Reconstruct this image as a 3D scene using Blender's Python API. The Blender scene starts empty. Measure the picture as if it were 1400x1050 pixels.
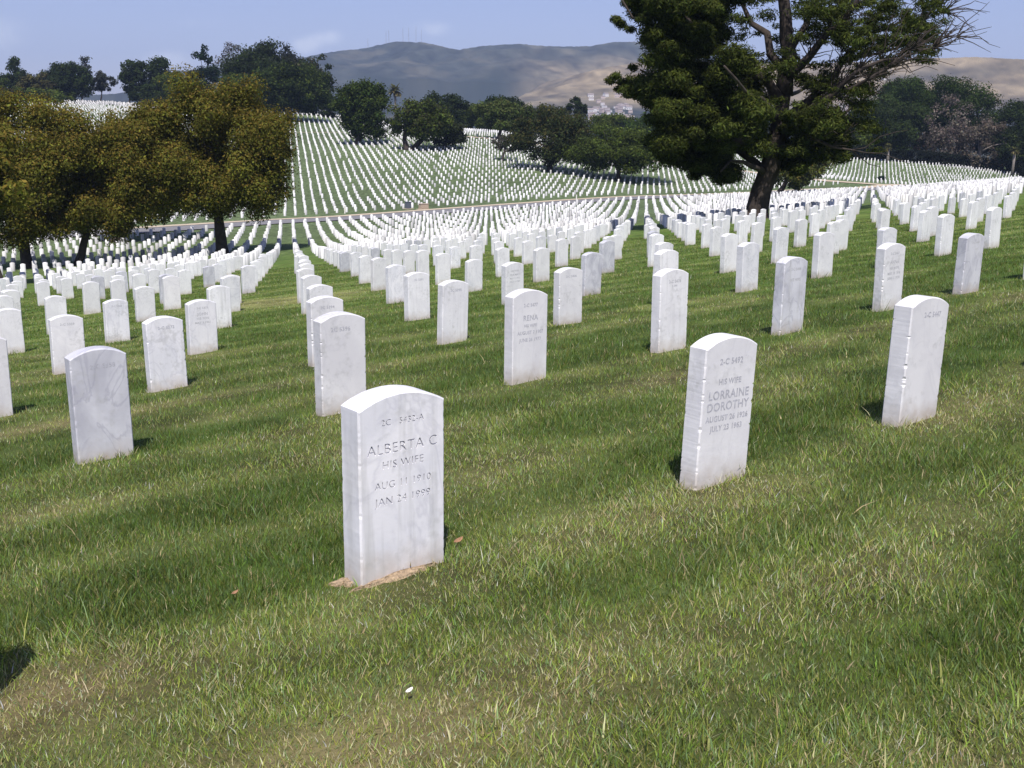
import bpy, bmesh, math, random
import numpy as np
from mathutils import Matrix, Vector

rng = np.random.default_rng(7)
random.seed(7)
sc = bpy.context.scene
COL = sc.collection

# ------------------------------------------------------------------ camera
FPX = 1450.0                       # focal length in pixels of the 1400 px wide photo
PITCH = math.atan((525 - 190) / FPX)
ROLL = math.radians(0.6)
ZC = 1.2
cp, sp_ = math.cos(PITCH), math.sin(PITCH)
cr, sr = math.cos(ROLL), math.sin(ROLL)
cam_d = bpy.data.cameras.new('camera')
cam_d.sensor_width = 36.0
cam_d.lens = 36.0 * FPX / 1400.0
cam_d.clip_start = 0.05
cam_d.clip_end = 20000
cam = bpy.data.objects.new('camera', cam_d)
COL.objects.link(cam)
R_ = Vector((cr, sr * sp_, sr * cp)); U_ = Vector((-sr, cr * sp_, cr * cp)); F_ = Vector((0, cp, -sp_))
m = Matrix.Identity(4)
for k in range(3):
    m[k][0] = R_[k]; m[k][1] = U_[k]; m[k][2] = -F_[k]
m[2][3] = ZC
cam.matrix_world = m
sc.camera = cam

# ------------------------------------------------------------------ sky, sun, exposure
SUN_EL = math.radians(56)
world = bpy.data.worlds.new('World'); sc.world = world
world.use_nodes = True
wn = world.node_tree; wn.nodes.clear()
sky = wn.nodes.new('ShaderNodeTexSky'); sky.sky_type = 'NISHITA'; sky.sun_disc = False
sky.sun_elevation = SUN_EL; sky.sun_rotation = math.radians(180)
sky.air_density = 1.0; sky.dust_density = 0.7; sky.ozone_density = 2.6; sky.altitude = 0
bg = wn.nodes.new('ShaderNodeBackground'); bg.inputs['Strength'].default_value = 0.086
wo = wn.nodes.new('ShaderNodeOutputWorld')
# a few small fair-weather clouds low over the hills
tc = wn.nodes.new('ShaderNodeTexCoord')
L = wn.links
sep = wn.nodes.new('ShaderNodeSeparateXYZ'); L.new(tc.outputs['Generated'], sep.inputs['Vector'])
def wmath(op, a, b=None):
    q = wn.nodes.new('ShaderNodeMath'); q.operation = op
    for k, v in enumerate((a, b)):
        if v is None: continue
        if isinstance(v, (int, float)): q.inputs[k].default_value = v
        else: L.new(v, q.inputs[k])
    return q.outputs[0]
yc = wmath('MAXIMUM', sep.outputs['Y'], 0.05)
cu = wmath('DIVIDE', sep.outputs['X'], yc); cv = wmath('DIVIDE', sep.outputs['Z'], yc)
nz = wn.nodes.new('ShaderNodeTexNoise'); nz.inputs['Scale'].default_value = 42; nz.inputs['Detail'].default_value = 6; nz.inputs['Roughness'].default_value = 0.62
L.new(tc.outputs['Generated'], nz.inputs['Vector'])
cl = None
for u0, v0, a_, b_, k_ in ((-0.190, 0.081, 0.020, 0.012, 1.0), (-0.166, 0.088, 0.018, 0.011, 0.75), (-0.312, 0.066, 0.04, 0.014, 0.7), (-0.470, 0.087, 0.05, 0.030, 0.55), (-0.283, 0.098, 0.045, 0.010, 0.3), (-0.078, 0.096, 0.03, 0.012, 0.6), (0.55, 0.12, 0.10, 0.03, 0.5), (-0.75, 0.10, 0.12, 0.04, 0.7)):
    du = wmath('DIVIDE', wmath('SUBTRACT', cu, u0), a_); dv = wmath('DIVIDE', wmath('SUBTRACT', cv, v0), b_)
    r2 = wmath('ADD', wmath('MULTIPLY', du, du), wmath('MULTIPLY', dv, dv))
    g_ = wmath('MULTIPLY', wmath('EXPONENT', wmath('MULTIPLY', r2, -2.2)), k_)
    cl = g_ if cl is None else wmath('ADD', cl, g_)
mul2 = wn.nodes.new('ShaderNodeMapRange'); mul2.interpolation_type = 'SMOOTHSTEP'
mul2.inputs['From Min'].default_value = 0.10; mul2.inputs['From Max'].default_value = 0.75; mul2.inputs['To Max'].default_value = 0.5
L.new(wmath('MULTIPLY', cl, wmath('MULTIPLY', nz.outputs['Fac'], 1.7)), mul2.inputs['Value'])
mix = wn.nodes.new('ShaderNodeMixRGB'); mix.inputs['Color2'].default_value = (9.0, 9.2, 10.0, 1)
tint = wn.nodes.new('ShaderNodeMixRGB'); tint.blend_type = 'MULTIPLY'; tint.inputs['Fac'].default_value = 1
tint.inputs['Color2'].default_value = (1.05, 0.88, 1.05, 1)
L.new(sky.outputs['Color'], tint.inputs['Color1'])
L.new(tint.outputs['Color'], mix.inputs['Color1']); L.new(mul2.outputs['Result'], mix.inputs['Fac'])
L.new(mix.outputs['Color'], bg.inputs['Color']); L.new(bg.outputs['Background'], wo.inputs['Surface'])

sun_d = bpy.data.lights.new('sun', 'SUN'); sun_d.energy = 4.0; sun_d.angle = math.radians(0.53)
sun_d.color = (1.0, 0.955, 0.89)
sun = bpy.data.objects.new('sun', sun_d); COL.objects.link(sun)
sdir = Vector((-0.02 * math.cos(SUN_EL), math.cos(SUN_EL), -math.sin(SUN_EL)))   # direction the light travels
sun.rotation_euler = sdir.to_track_quat('-Z', 'Y').to_euler()
sun.location = (0, -30, 60)
vs = sc.view_settings
vs.view_transform = 'Standard'; vs.look = 'None'; vs.gamma = 1.0; vs.use_curve_mapping = False
vs.exposure = 0.54
sc.cycles.max_bounces = 6
sc.cycles.volume_bounces = 0
sc.cycles.transparent_max_bounces = 8

# ------------------------------------------------------------------ small helpers
def fbm(x, y, scale, seed=0, octaves=3):
    x = np.asarray(x, float) / scale; y = np.asarray(y, float) / scale
    out = np.zeros_like(x); amp = 1.0; tot = 0.0
    for o in range(octaves):
        xi = np.floor(x).astype(np.int64); yi = np.floor(y).astype(np.int64)
        fx = x - xi; fy = y - yi
        fx = fx * fx * (3 - 2 * fx); fy = fy * fy * (3 - 2 * fy)
        def h(a, b):
            n = (a * 374761393 + b * 668265263 + (seed + o * 17) * 974634777) & 0x7fffffff
            n = (n ^ (n >> 13)) * 1274126177 & 0x7fffffff
            n = n ^ (n >> 16)
            return (n & 0xffff) / 65535.0
        v = (h(xi, yi) * (1 - fx) + h(xi + 1, yi) * fx) * (1 - fy) + (h(xi, yi + 1) * (1 - fx) + h(xi + 1, yi + 1) * fx) * fy
        out += v * amp; tot += amp; amp *= 0.5
        x = x * 2.03 + 11.3; y = y * 2.03 + 5.7
    return out / tot

def sstep(a, b, x):
    t = np.clip((np.asarray(x, float) - a) / (b - a), 0, 1)
    return t * t * (3 - 2 * t)

def ray(px, py):
    x = (px - 700) / FPX; y = -(py - 525) / FPX
    x, y = cr * x - sr * y, sr * x + cr * y
    return np.array([x, cp + y * sp_, -sp_ + y * cp])

def tagp(o, label=None, cat=None, group=None, kind=None):
    if label: o['label'] = label
    if cat: o['category'] = cat
    if group: o['group'] = group
    if kind: o['kind'] = kind
    return o

def empty(name, loc, rz=0.0):
    o = bpy.data.objects.new(name, None); COL.objects.link(o)
    o.location = loc; o.rotation_euler = (0, 0, rz); o.empty_display_size = 0.2
    return o

def np_mesh(name, V, faces, mat=None, tint=None, smooth=False, mat_idx=None):
    """faces: list of (n,k) int arrays."""
    me = bpy.data.meshes.new(name)
    V = np.ascontiguousarray(V, np.float32)
    me.vertices.add(len(V)); me.vertices.foreach_set('co', V.ravel())
    loops = np.concatenate([f.ravel() for f in faces]).astype(np.int32)
    sizes = np.concatenate([np.full(len(f), f.shape[1], np.int32) for f in faces])
    starts = np.concatenate([[0], np.cumsum(sizes)[:-1]]).astype(np.int32)
    me.loops.add(len(loops)); me.loops.foreach_set('vertex_index', loops)
    me.polygons.add(len(sizes)); me.polygons.foreach_set('loop_start', starts)
    me.polygons.foreach_set('loop_total', sizes)
    if smooth: me.polygons.foreach_set('use_smooth', np.ones(len(sizes), bool))
    mats = mat if isinstance(mat, (list, tuple)) else [mat]
    for mm in mats:
        if mm: me.materials.append(mm)
    if mat_idx is not None: me.polygons.foreach_set('material_index', np.asarray(mat_idx, np.int32))
    me.update(calc_edges=True)
    if tint is not None:
        a = me.color_attributes.new('tint', 'FLOAT_COLOR', 'POINT')
        c = np.ones((len(V), 4), np.float32); c[:, :3] = tint
        a.data.foreach_set('color', c.ravel())
    return me

def link(name, me, parent=None, loc=None):
    o = bpy.data.objects.new(name, me); COL.objects.link(o)
    if parent: o.parent = parent
    if loc is not None: o.location = loc
    return o

class MB:
    """Collects boxes and tubes; build() links them as one mesh object."""
    def __init__(s): s.V = []; s.F = []; s.n = 0
    def add(s, V, F):
        V = np.asarray(V, float)
        s.V.append(V); s.F += [[i + s.n for i in f] for f in F]; s.n += len(V)
    def box(s, x0, x1, y0, y1, z0, z1, bev=0.0):
        if bev:
            b = bev; V = []
            for zz, i in ((z0, b), (z0 + b, 0), (z1 - b, 0), (z1, b)):
                for xx, yy in ((x0 + i, y0 + i), (x1 - i, y0 + i), (x1 - i, y1 - i), (x0 + i, y1 - i)): V.append((xx, yy, zz))
            F = [(3, 2, 1, 0), (12, 13, 14, 15)]
            for r in range(3):
                for k in range(4):
                    a = r * 4 + k; c = r * 4 + (k + 1) % 4
                    F.append((a, c, c + 4, a + 4))
            s.add(V, F)
        else:
            V = [(x0, y0, z0), (x1, y0, z0), (x1, y1, z0), (x0, y1, z0), (x0, y0, z1), (x1, y0, z1), (x1, y1, z1), (x0, y1, z1)]
            s.add(V, [(3, 2, 1, 0), (4, 5, 6, 7), (0, 1, 5, 4), (1, 2, 6, 5), (2, 3, 7, 6), (3, 0, 4, 7)])
    def tube(s, pts, radii, n=8, rough=0.0):
        pts = np.asarray(pts, float); radii = np.asarray(radii, float)
        V = []
        for i, p in enumerate(pts):
            d = pts[min(i + 1, len(pts) - 1)] - pts[max(i - 1, 0)]
            d = d / (np.linalg.norm(d) + 1e-9)
            a = np.cross(d, [0.3, 1, 0.1]); a /= np.linalg.norm(a) + 1e-9
            b = np.cross(d, a)
            for k in range(n):
                w = 2 * math.pi * k / n
                r = radii[i] * (1 + rough * (rng.random() - 0.5))
                V.append(p + r * (math.cos(w) * a + math.sin(w) * b))
        F = []
        for i in range(len(pts) - 1):
            for k in range(n):
                a = i * n + k; c = i * n + (k + 1) % n
                F.append((a, c, c + n, a + n))
        F.append(tuple(range(n))[::-1]); F.append(tuple(range((len(pts) - 1) * n, len(pts) * n)))
        s.add(V, F)
    def mesh(s, name, mat, smooth=False):
        me = bpy.data.meshes.new(name)
        me.from_pydata(np.concatenate(s.V).tolist(), [], s.F)
        if mat: me.materials.append(mat)
        if smooth: me.polygons.foreach_set('use_smooth', np.ones(len(me.polygons), bool))
        me.update()
        return me
    def build(s, name, mat, parent=None, smooth=False, loc=None):
        return link(name, s.mesh(name, mat, smooth), parent, loc)

# ------------------------------------------------------------------ materials
def new_mat(name):
    mt = bpy.data.materials.new(name); mt.use_nodes = True
    nt = mt.node_tree; nt.nodes.clear()
    return mt, nt, nt.nodes, nt.links

def N(nodes, t, **kw):
    n = nodes.new(t)
    for k, v in kw.items():
        if k.startswith('_'): n.inputs[k[1:].replace('_', ' ')].default_value = v
        else: setattr(n, k, v)
    return n

def ramp(nodes, stops):
    r = nodes.new('ShaderNodeValToRGB')
    e = r.color_ramp.elements
    while len(e) < len(stops): e.new(0.5)
    for i, (p, c) in enumerate(stops):
        e[i].position = p; e[i].color = (c, c, c, 1) if not isinstance(c, tuple) else (*c, 1)
    return r

def simple_mat(name, col, rough=0.7, var=0.15, scale=6.0, metal=0.0, bump=0.0):
    mt, nt, n, l = new_mat(name)
    out = N(n, 'ShaderNodeOutputMaterial'); p = N(n, 'ShaderNodeBsdfPrincipled', _Roughness=rough, _Metallic=metal)
    tcn = N(n, 'ShaderNodeTexCoord'); nz = N(n, 'ShaderNodeTexNoise', _Scale=scale, _Detail=4.0)
    lo = tuple(c * (1 - var) for c in col); hi = tuple(min(1, c * (1 + var)) for c in col)
    r = ramp(n, [(0.3, lo), (0.7, hi)])
    l.new(tcn.outputs['Object'], nz.inputs['Vector']); l.new(nz.outputs['Fac'], r.inputs['Fac'])
    l.new(r.outputs['Color'], p.inputs['Base Color']); l.new(p.outputs['BSDF'], out.inputs['Surface'])
    if bump:
        b = N(n, 'ShaderNodeBump', _Strength=bump, _Distance=0.05)
        l.new(nz.outputs['Fac'], b.inputs['Height']); l.new(b.outputs['Normal'], p.inputs['Normal'])
    return mt

def tint_mat(name, rough=0.75, transl=0.25, spec=0.2):
    """colour from the mesh's own 'tint' attribute (each leaf or blade has its own colour)"""
    mt, nt, n, l = new_mat(name)
    out = N(n, 'ShaderNodeOutputMaterial'); p = N(n, 'ShaderNodeBsdfPrincipled', _Roughness=rough)
    p.inputs['Specular IOR Level'].default_value = spec
    at = N(n, 'ShaderNodeAttribute', attribute_name='tint')
    l.new(at.outputs['Color'], p.inputs['Base Color'])
    if transl:
        t = N(n, 'ShaderNodeBsdfTranslucent'); mx = N(n, 'ShaderNodeMixShader', _Fac=transl)
        l.new(at.outputs['Color'], t.inputs['Color'])
        l.new(p.outputs['BSDF'], mx.inputs[1]); l.new(t.outputs['BSDF'], mx.inputs[2]); l.new(mx.outputs['Shader'], out.inputs['Surface'])
    else: l.new(p.outputs['BSDF'], out.inputs['Surface'])
    return mt

def marble(name, vein, c0, c1, dirt=1.0):
    mt, nt, n, l = new_mat(name)
    out = N(n, 'ShaderNodeOutputMaterial'); p = N(n, 'ShaderNodeBsdfPrincipled', _Roughness=0.62)
    p.inputs['Specular IOR Level'].default_value = 0.3
    tcn = N(n, 'ShaderNodeTexCoord'); oi = N(n, 'ShaderNodeObjectInfo')
    mulr = N(n, 'ShaderNodeVectorMath', operation='SCALE')
    cmb = N(n, 'ShaderNodeCombineXYZ', _X=37.0, _Y=53.0, _Z=71.0)
    l.new(cmb.outputs[0], mulr.inputs[0]); l.new(oi.outputs['Random'], mulr.inputs['Scale'])
    add = N(n, 'ShaderNodeVectorMath', operation='ADD')
    l.new(tcn.outputs['Object'], add.inputs[0]); l.new(mulr.outputs[0], add.inputs[1])
    # cloudy grey and thin diagonal veins
    mp = N(n, 'ShaderNodeMapping'); mp.inputs['Scale'].default_value = (1.5, 1.5, 1.1); mp.inputs['Rotation'].default_value = (0.3, 0.8, 0.2)
    l.new(add.outputs[0], mp.inputs['Vector'])
    n1 = N(n, 'ShaderNodeTexNoise', _Scale=3.2, _Detail=5.0, _Distortion=0.5); l.new(mp.outputs[0], n1.inputs['Vector'])
    r1 = ramp(n, [(0.36, c1), (0.62, c0)]); l.new(n1.outputs['Fac'], r1.inputs['Fac'])
    n2 = N(n, 'ShaderNodeTexNoise', _Scale=2.3, _Detail=5.0, _Distortion=1.2); l.new(mp.outputs[0], n2.inputs['Vector'])
    sub = N(n, 'ShaderNodeMath', operation='SUBTRACT'); sub.inputs[1].default_value = 0.5; l.new(n2.outputs['Fac'], sub.inputs[0])
    ab = N(n, 'ShaderNodeMath', operation='ABSOLUTE'); l.new(sub.outputs[0], ab.inputs[0])
    r2 = ramp(n, [(0.0, vein), (0.03, 0.0)]); l.new(ab.outputs[0], r2.inputs['Fac'])
    mx1 = N(n, 'ShaderNodeMixRGB'); mx1.inputs['Color2'].default_value = (0.33, 0.33, 0.40, 1)
    l.new(r2.outputs['Color'], mx1.inputs['Fac']); l.new(r1.outputs['Color'], mx1.inputs['Color1'])
    # grime: soil splashed up from the ground, faint grey mould higher up
    sepn = N(n, 'ShaderNodeSeparateXYZ'); l.new(tcn.outputs['Object'], sepn.inputs[0])
    n3 = N(n, 'ShaderNodeTexNoise', _Scale=14.0, _Detail=6.0); l.new(add.outputs[0], n3.inputs['Vector'])
    ht = N(n, 'ShaderNodeMath', operation='MULTIPLY_ADD'); ht.inputs[1].default_value = -0.16; ht.inputs[2].default_value = 0.085
    l.new(n3.outputs['Fac'], ht.inputs[0])
    zz = N(n, 'ShaderNodeMath', operation='ADD'); l.new(sepn.outputs['Z'], zz.inputs[0]); l.new(ht.outputs[0], zz.inputs[1])
    r3 = ramp(n, [(0.0, 0.62 * dirt), (0.055, 0.3 * dirt), (0.13, 0.0)]); l.new(zz.outputs[0], r3.inputs['Fac'])
    mx2 = N(n, 'ShaderNodeMixRGB'); mx2.inputs['Color2'].default_value = (0.40, 0.31, 0.22, 1)
    l.new(r3.outputs['Color'], mx2.inputs['Fac']); l.new(mx1.outputs['Color'], mx2.inputs['Color1'])
    n4 = N(n, 'ShaderNodeTexNoise', _Scale=30.0, _Detail=5.0); l.new(add.outputs[0], n4.inputs['Vector'])
    n5 = N(n, 'ShaderNodeTexNoise', _Scale=4.0, _Detail=2.0); l.new(add.outputs[0], n5.inputs['Vector'])
    mm = N(n, 'ShaderNodeMath', operation='MULTIPLY'); l.new(n4.outputs['Fac'], mm.inputs[0]); l.new(n5.outputs['Fac'], mm.inputs[1])
    r4 = ramp(n, [(0.29, 0.0), (0.44, 0.42)]); l.new(mm.outputs[0], r4.inputs['Fac'])
    mx3 = N(n, 'ShaderNodeMixRGB'); mx3.inputs['Color2'].default_value = (0.42, 0.42, 0.41, 1)
    l.new(r4.outputs['Color'], mx3.inputs['Fac']); l.new(mx2.outputs['Color'], mx3.inputs['Color1'])
    mp5 = N(n, 'ShaderNodeMapping'); mp5.inputs['Scale'].default_value = (26.0, 10.0, 1.6); l.new(add.outputs[0], mp5.inputs['Vector'])
    n6 = N(n, 'ShaderNodeTexNoise', _Scale=1.0, _Detail=4.0); l.new(mp5.outputs[0], n6.inputs['Vector'])
    r6 = ramp(n, [(0.52, 0.0), (0.74, 0.55)]); l.new(n6.outputs['Fac'], r6.inputs['Fac'])
    pw = N(n, 'ShaderNodeMath', operation='POWER'); pw.inputs[1].default_value = 2.0; l.new(oi.outputs['Random'], pw.inputs[0])
    ms = N(n, 'ShaderNodeMath', operation='MULTIPLY'); l.new(r6.outputs['Color'], ms.inputs[0]); l.new(pw.outputs[0], ms.inputs[1])
    mx5 = N(n, 'ShaderNodeMixRGB'); mx5.inputs['Color2'].default_value = (0.40, 0.40, 0.38, 1)
    l.new(ms.outputs[0], mx5.inputs['Fac']); l.new(mx3.outputs['Color'], mx5.inputs['Color1']); mx3 = mx5
    # each stone weathered a little differently
    br = N(n, 'ShaderNodeMapRange'); br.inputs['To Min'].default_value = 0.86; br.inputs['To Max'].default_value = 1.0
    l.new(oi.outputs['Random'], br.inputs['Value'])
    mx4 = N(n, 'ShaderNodeMixRGB', blend_type='MULTIPLY'); mx4.inputs['Fac'].default_value = 1
    l.new(mx3.outputs['Color'], mx4.inputs['Color1']); l.new(br.outputs[0], mx4.inputs['Color2'])
    l.new(mx4.outputs['Color'], p.inputs['Base Color'])
    b = N(n, 'ShaderNodeBump', _Strength=0.25, _Distance=0.004); l.new(n4.outputs['Fac'], b.inputs['Height'])
    l.new(b.outputs['Normal'], p.inputs['Normal']); l.new(p.outputs['BSDF'], out.inputs['Surface'])
    return mt

M = {}
M['marble_white'] = marble('white marble', 0.10, (0.83, 0.82, 0.83), (0.74, 0.73, 0.75))
M['marble_vein'] = marble('veined white marble', 0.22, (0.82, 0.81, 0.83), (0.71, 0.71, 0.745))
M['marble_grey'] = marble('grey marble', 0.42, (0.66, 0.66, 0.70), (0.50, 0.50, 0.55))
M['letter'] = simple_mat('engraved letter shade', (0.45, 0.45, 0.49), 0.9, 0.25, 60)  # grey puts the shade of cut letters, with some dirt, into the colour
M['letter_faint'] = simple_mat('worn letter shade', (0.47, 0.47, 0.49), 0.9, 0.2, 60)  # paler carving: groove shade painted as a flat grey
M['leaf'] = tint_mat('leaves', 0.8, 0.42, 0.06)
M['blade'] = tint_mat('grass blades', 0.55, 0.30, 0.35)
M['bark'] = simple_mat('bark', (0.045, 0.034, 0.028), 0.95, 0.5, 3.0, bump=0.9)
M['bark_grey'] = simple_mat('grey bark', (0.22, 0.19, 0.17), 0.95, 0.3, 3.0, bump=0.6)
M['asphalt'] = simple_mat('asphalt', (0.19, 0.185, 0.19), 0.9, 0.12, 0.8)
M['kerb'] = simple_mat('kerb concrete', (0.48, 0.40, 0.29), 0.9, 0.12, 1.0)
M['white_paint'] = simple_mat('white paint', (0.78, 0.74, 0.66), 0.5, 0.06)
M['dark_box'] = simple_mat('dark grey enamel', (0.10, 0.11, 0.14), 0.5, 0.08)
M['tan_box'] = simple_mat('tan enamel', (0.42, 0.33, 0.25), 0.6, 0.08)
M['roof'] = simple_mat('roof tiles', (0.27, 0.22, 0.20), 0.8, 0.2)
M['wall_pale'] = simple_mat('pale stucco', (0.72, 0.69, 0.66), 0.8, 0.05)
M['wall_tan'] = simple_mat('tan stucco', (0.52, 0.42, 0.36), 0.8, 0.05)
M['steel'] = simple_mat('galvanised steel', (0.35, 0.33, 0.34), 0.5, 0.1)
M['dead_leaf'] = simple_mat('dead leaf', (0.32, 0.17, 0.09), 0.8, 0.3, 40)
M['sand'] = simple_mat('bare sandy soil', (0.36, 0.265, 0.17), 0.95, 0.3, 60, bump=0.6)

# far stones
mt, nt, n, l = new_mat('distant marble')
out = N(n, 'ShaderNodeOutputMaterial'); p = N(n, 'ShaderNodeBsdfPrincipled', _Roughness=0.6); p.inputs['Specular IOR Level'].default_value = 0.3
at = N(n, 'ShaderNodeAttribute', attribute_name='tint'); l.new(at.outputs['Color'], p.inputs['Base Color']); l.new(p.outputs['BSDF'], out.inputs['Surface'])
M['marble_far'] = mt

# ------------------------------------------------------------------ terrain
PA, PB, PC = 0.10, -0.0738, -1.1925            # plane of the near slope below the camera
UX, UY = 1.21817, 0.95957; VX, VY = -0.69751, 3.34257; OX, OY = -0.36377, 3.33013
ul = math.hypot(UX, UY); ux, uy = UX / ul, UY / ul
PHI = math.atan2(UY, UX)
def st(x, y): return -uy * x + ux * y, ux * x + uy * y
def xy_st(s, t): return -uy * s + ux * t, ux * s + uy * t

def build_tps():
    P = []
    zv_t = [-80, 27, 62, 118, 189, 270]; zv_z = [-11.3, -10.8, -10.3, -9.0, -9.1, -8.5]
    def plane_st(s, t):
        x, y = xy_st(s, t); return PC + PA * x + PB * y
    for t in (-80, -40, 0, 30, 62, 90, 118, 150, 189, 230, 270):
        zv = np.interp(t, zv_t, zv_z); z0 = plane_st(60, t); g = plane_st(61, t) - z0
        for s in (30, 45, 60):
            x, y = xy_st(s, t); P.append((x, y, plane_st(s, t)))
        for s in (76, 92, 107, 122):
            q = s - 60; c = (zv - z0 - g * 62) / 62 ** 2
            x, y = xy_st(s, t); P.append((x, y, z0 + g * q + c * q * q))
    for px, y, d in [(420, 288, 152), (420, 230, 206), (420, 193, 262), (420, 166, 320), (420, 156, 352), (420, 157, 420),
                     (670, 272, 170), (670, 230, 209), (670, 191, 265), (660, 180, 300), (670, 182, 345), (670, 186, 420),
                     (880, 266, 184), (880, 243, 215), (880, 226, 250), (900, 212, 278), (900, 205, 310), (900, 204, 420),
                     (1200, 251, 222), (1200, 243, 252), (1200, 223, 282), (1200, 219, 295), (1200, 216, 420),
                     (1130, 246, 225), (1130, 239, 250), (1130, 217, 280), (1390, 252, 262), (1390, 238, 290), (1390, 228, 420),
                     (1300, 257, 235), (1300, 244, 258), (1300, 228, 285),
                     (140, 262, 170), (140, 214, 225), (140, 174, 300), (140, 139, 390), (140, 134, 430),
                     (0, 268, 160), (0, 205, 230), (0, 160, 320), (0, 134, 420),
                     (280, 262, 170), (280, 215, 220), (280, 166, 320), (280, 150, 400), (540, 178, 300), (540, 172, 345), (540, 170, 420)]:
        r = ray(px, y); r = r * d / r[1]
        P.append(tuple(r))
    P = np.array(P)
    sc_ = 100.0
    X = P[:, :2] / sc_
    def U(r2): return np.where(r2 > 0, r2 * np.log(r2 + 1e-12), 0)
    D = ((X[:, None] - X[None]) ** 2).sum(-1)
    n = len(X)
    A = np.zeros((n + 3, n + 3)); A[:n, :n] = U(D) + np.eye(n) * 0.004
    A[:n, n] = 1; A[:n, n + 1:] = X; A[n, :n] = 1; A[n + 1:, :n] = X.T
    w = np.linalg.solve(A, np.concatenate([P[:, 2], np.zeros(3)]))
    def f(x, y):
        x = np.asarray(x, float) / sc_; y = np.asarray(y, float) / sc_
        z = w[n] + w[n + 1] * x + w[n + 2] * y
        for i in range(n):
            z = z + w[i] * U((x - X[i, 0]) ** 2 + (y - X[i, 1]) ** 2)
        return z
    return f
tps = build_tps()

RID_B = ([-900, 0, 185, 250, 400, 430, 470, 500, 545, 580, 625, 660, 700, 740, 800, 830, 870, 950, 1100, 1400, 2300],
         [150, 142, 126, 99, 86, 77, 70, 65.5, 56.5, 57, 68, 64, 59.5, 63, 62.5, 58, 57.5, 70, 95, 105, 120])
RID_S = ([-900, 600, 640, 700, 740, 800, 870, 950, 1050, 1150, 1240, 1300, 1400, 2300],
         [185, 172, 158, 136, 112, 96, 84, 84, 88, 84, 79, 78, 82, 100])
def far_z(x, y):
    r = np.hypot(x, y); px = 700 + FPX * np.clip(x / np.maximum(y, 1e-3), -3, 3)
    px = np.where(y <= 0, np.where(x > 0, 2300, -900), px)
    r = np.maximum(r, 1e-3); yr = np.maximum(y, 0.35 * r)
    H = 190 + (px - 700) * 0.0105
    def el(yp):
        v = (525 - (yp - (H - 190))) / FPX
        return (-sp_ + v * cp) / (cp + v * sp_)
    jag = (fbm(px + 3000, px * 0, 38, 61, 5) - 0.5) * 5.0 + (fbm(px + 3000, px * 0, 3.0, 62, 2) - 0.5) * 1.6
    eb = el(np.interp(px, *RID_B) + jag); es = el(np.interp(px, *RID_S) + 0.7 * jag)
    zb = eb * 4600 * yr / r; zs = es * 2950 * yr / r
    # valley and town slope
    zt = np.interp(r, [420, 700, 1300, 1700, 2300, 2700, 3400, 9000], [0, -12, 4, 25, 66, 80, 90, 60])
    fb = fbm(x, y, 520, 3, 5); rg = 1 - np.abs(2 * fbm(x, y, 700, 9, 4) - 1)
    up_b = sstep(2500, 4600, r) * (1 - 0.8 * sstep(4600, 6500, r))
    back = (zb - 60) * up_b + (rg - 0.62) * 210 * up_b * (1 - sstep(4000, 4600, r)) + (fb - 0.5) * 60 * up_b * (1 - sstep(4350, 4600, r))
    wv = sstep(2150, 2950, r) * (1 - sstep(2950, 3700, r))
    rg2 = 1 - np.abs(2 * fbm(x, y, 240, 13, 4) - 1)
    back = back + (rg2 - 0.6) * 130 * up_b * (1 - sstep(4200, 4600, r))
    spur = np.maximum(zs - 80, 0) * wv + (rg2 - 0.6) * 80 * wv * (1 - sstep(2700, 2950, r)) * sstep(20, 120, zs)
    spur = spur + (rg - 0.6) * 70 * wv * (1 - sstep(2600, 2950, r)) * sstep(20, 120, zs)
    z = zt + np.maximum(back, spur)
    lim = np.maximum(np.where(r > 3050, np.maximum(eb, es), es), 0.02 + 0 * r)
    lim = np.where(r > 2300, lim, 1.0)
    return np.minimum(z, lim * yr)

def ground_z(x, y):
    """terrain height in world coordinates"""
    x = np.asarray(x, float); y = np.asarray(y, float)
    s, t = st(x, y)
    pl = PC + PA * np.clip(x, -80, 150) + PB * np.clip(y, -25, 200)
    b = sstep(42, 60, s)
    r = np.hypot(x, y)
    xx = np.clip(x, -330, 330); yy = np.clip(y, -80, 430)
    z = pl * (1 - b) + np.where(b > 0, tps(xx, yy), 0) * b
    z = np.clip(z, -25, 30)
    z = z + (fbm(x, y, 1.1, 5, 3) - 0.5) * 0.03 * (1 - sstep(60, 120, r)) + (fbm(x, y, 14, 6, 2) - 0.5) * 0.16 * sstep(18, 50, r)
    bf = sstep(400, 700, r)
    z = z * (1 - bf) + far_z(x, y) * sstep(380, 700, r)
    return z + ZC

def hit(px, py, dmin=20, dmax=430):
    """where the line of sight through a photo pixel meets the terrain"""
    r = ray(px, py)
    d = np.linspace(dmin, dmax, 2400)
    x = r[0] / r[1] * d; z = ZC + r[2] / r[1] * d
    g = ground_z(x, d)
    k = np.where(z <= g)[0]
    k = k[0] if len(k) else len(d) - 1
    return np.array([x[k], d[k], g[k]])
def at(px, py, d):
    r = ray(px, py); r = r * d / r[1]
    return np.array([r[0], r[1], r[2] + ZC])
def gz(x, y): return float(ground_z(np.array([x]), np.array([y]))[0])

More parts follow.
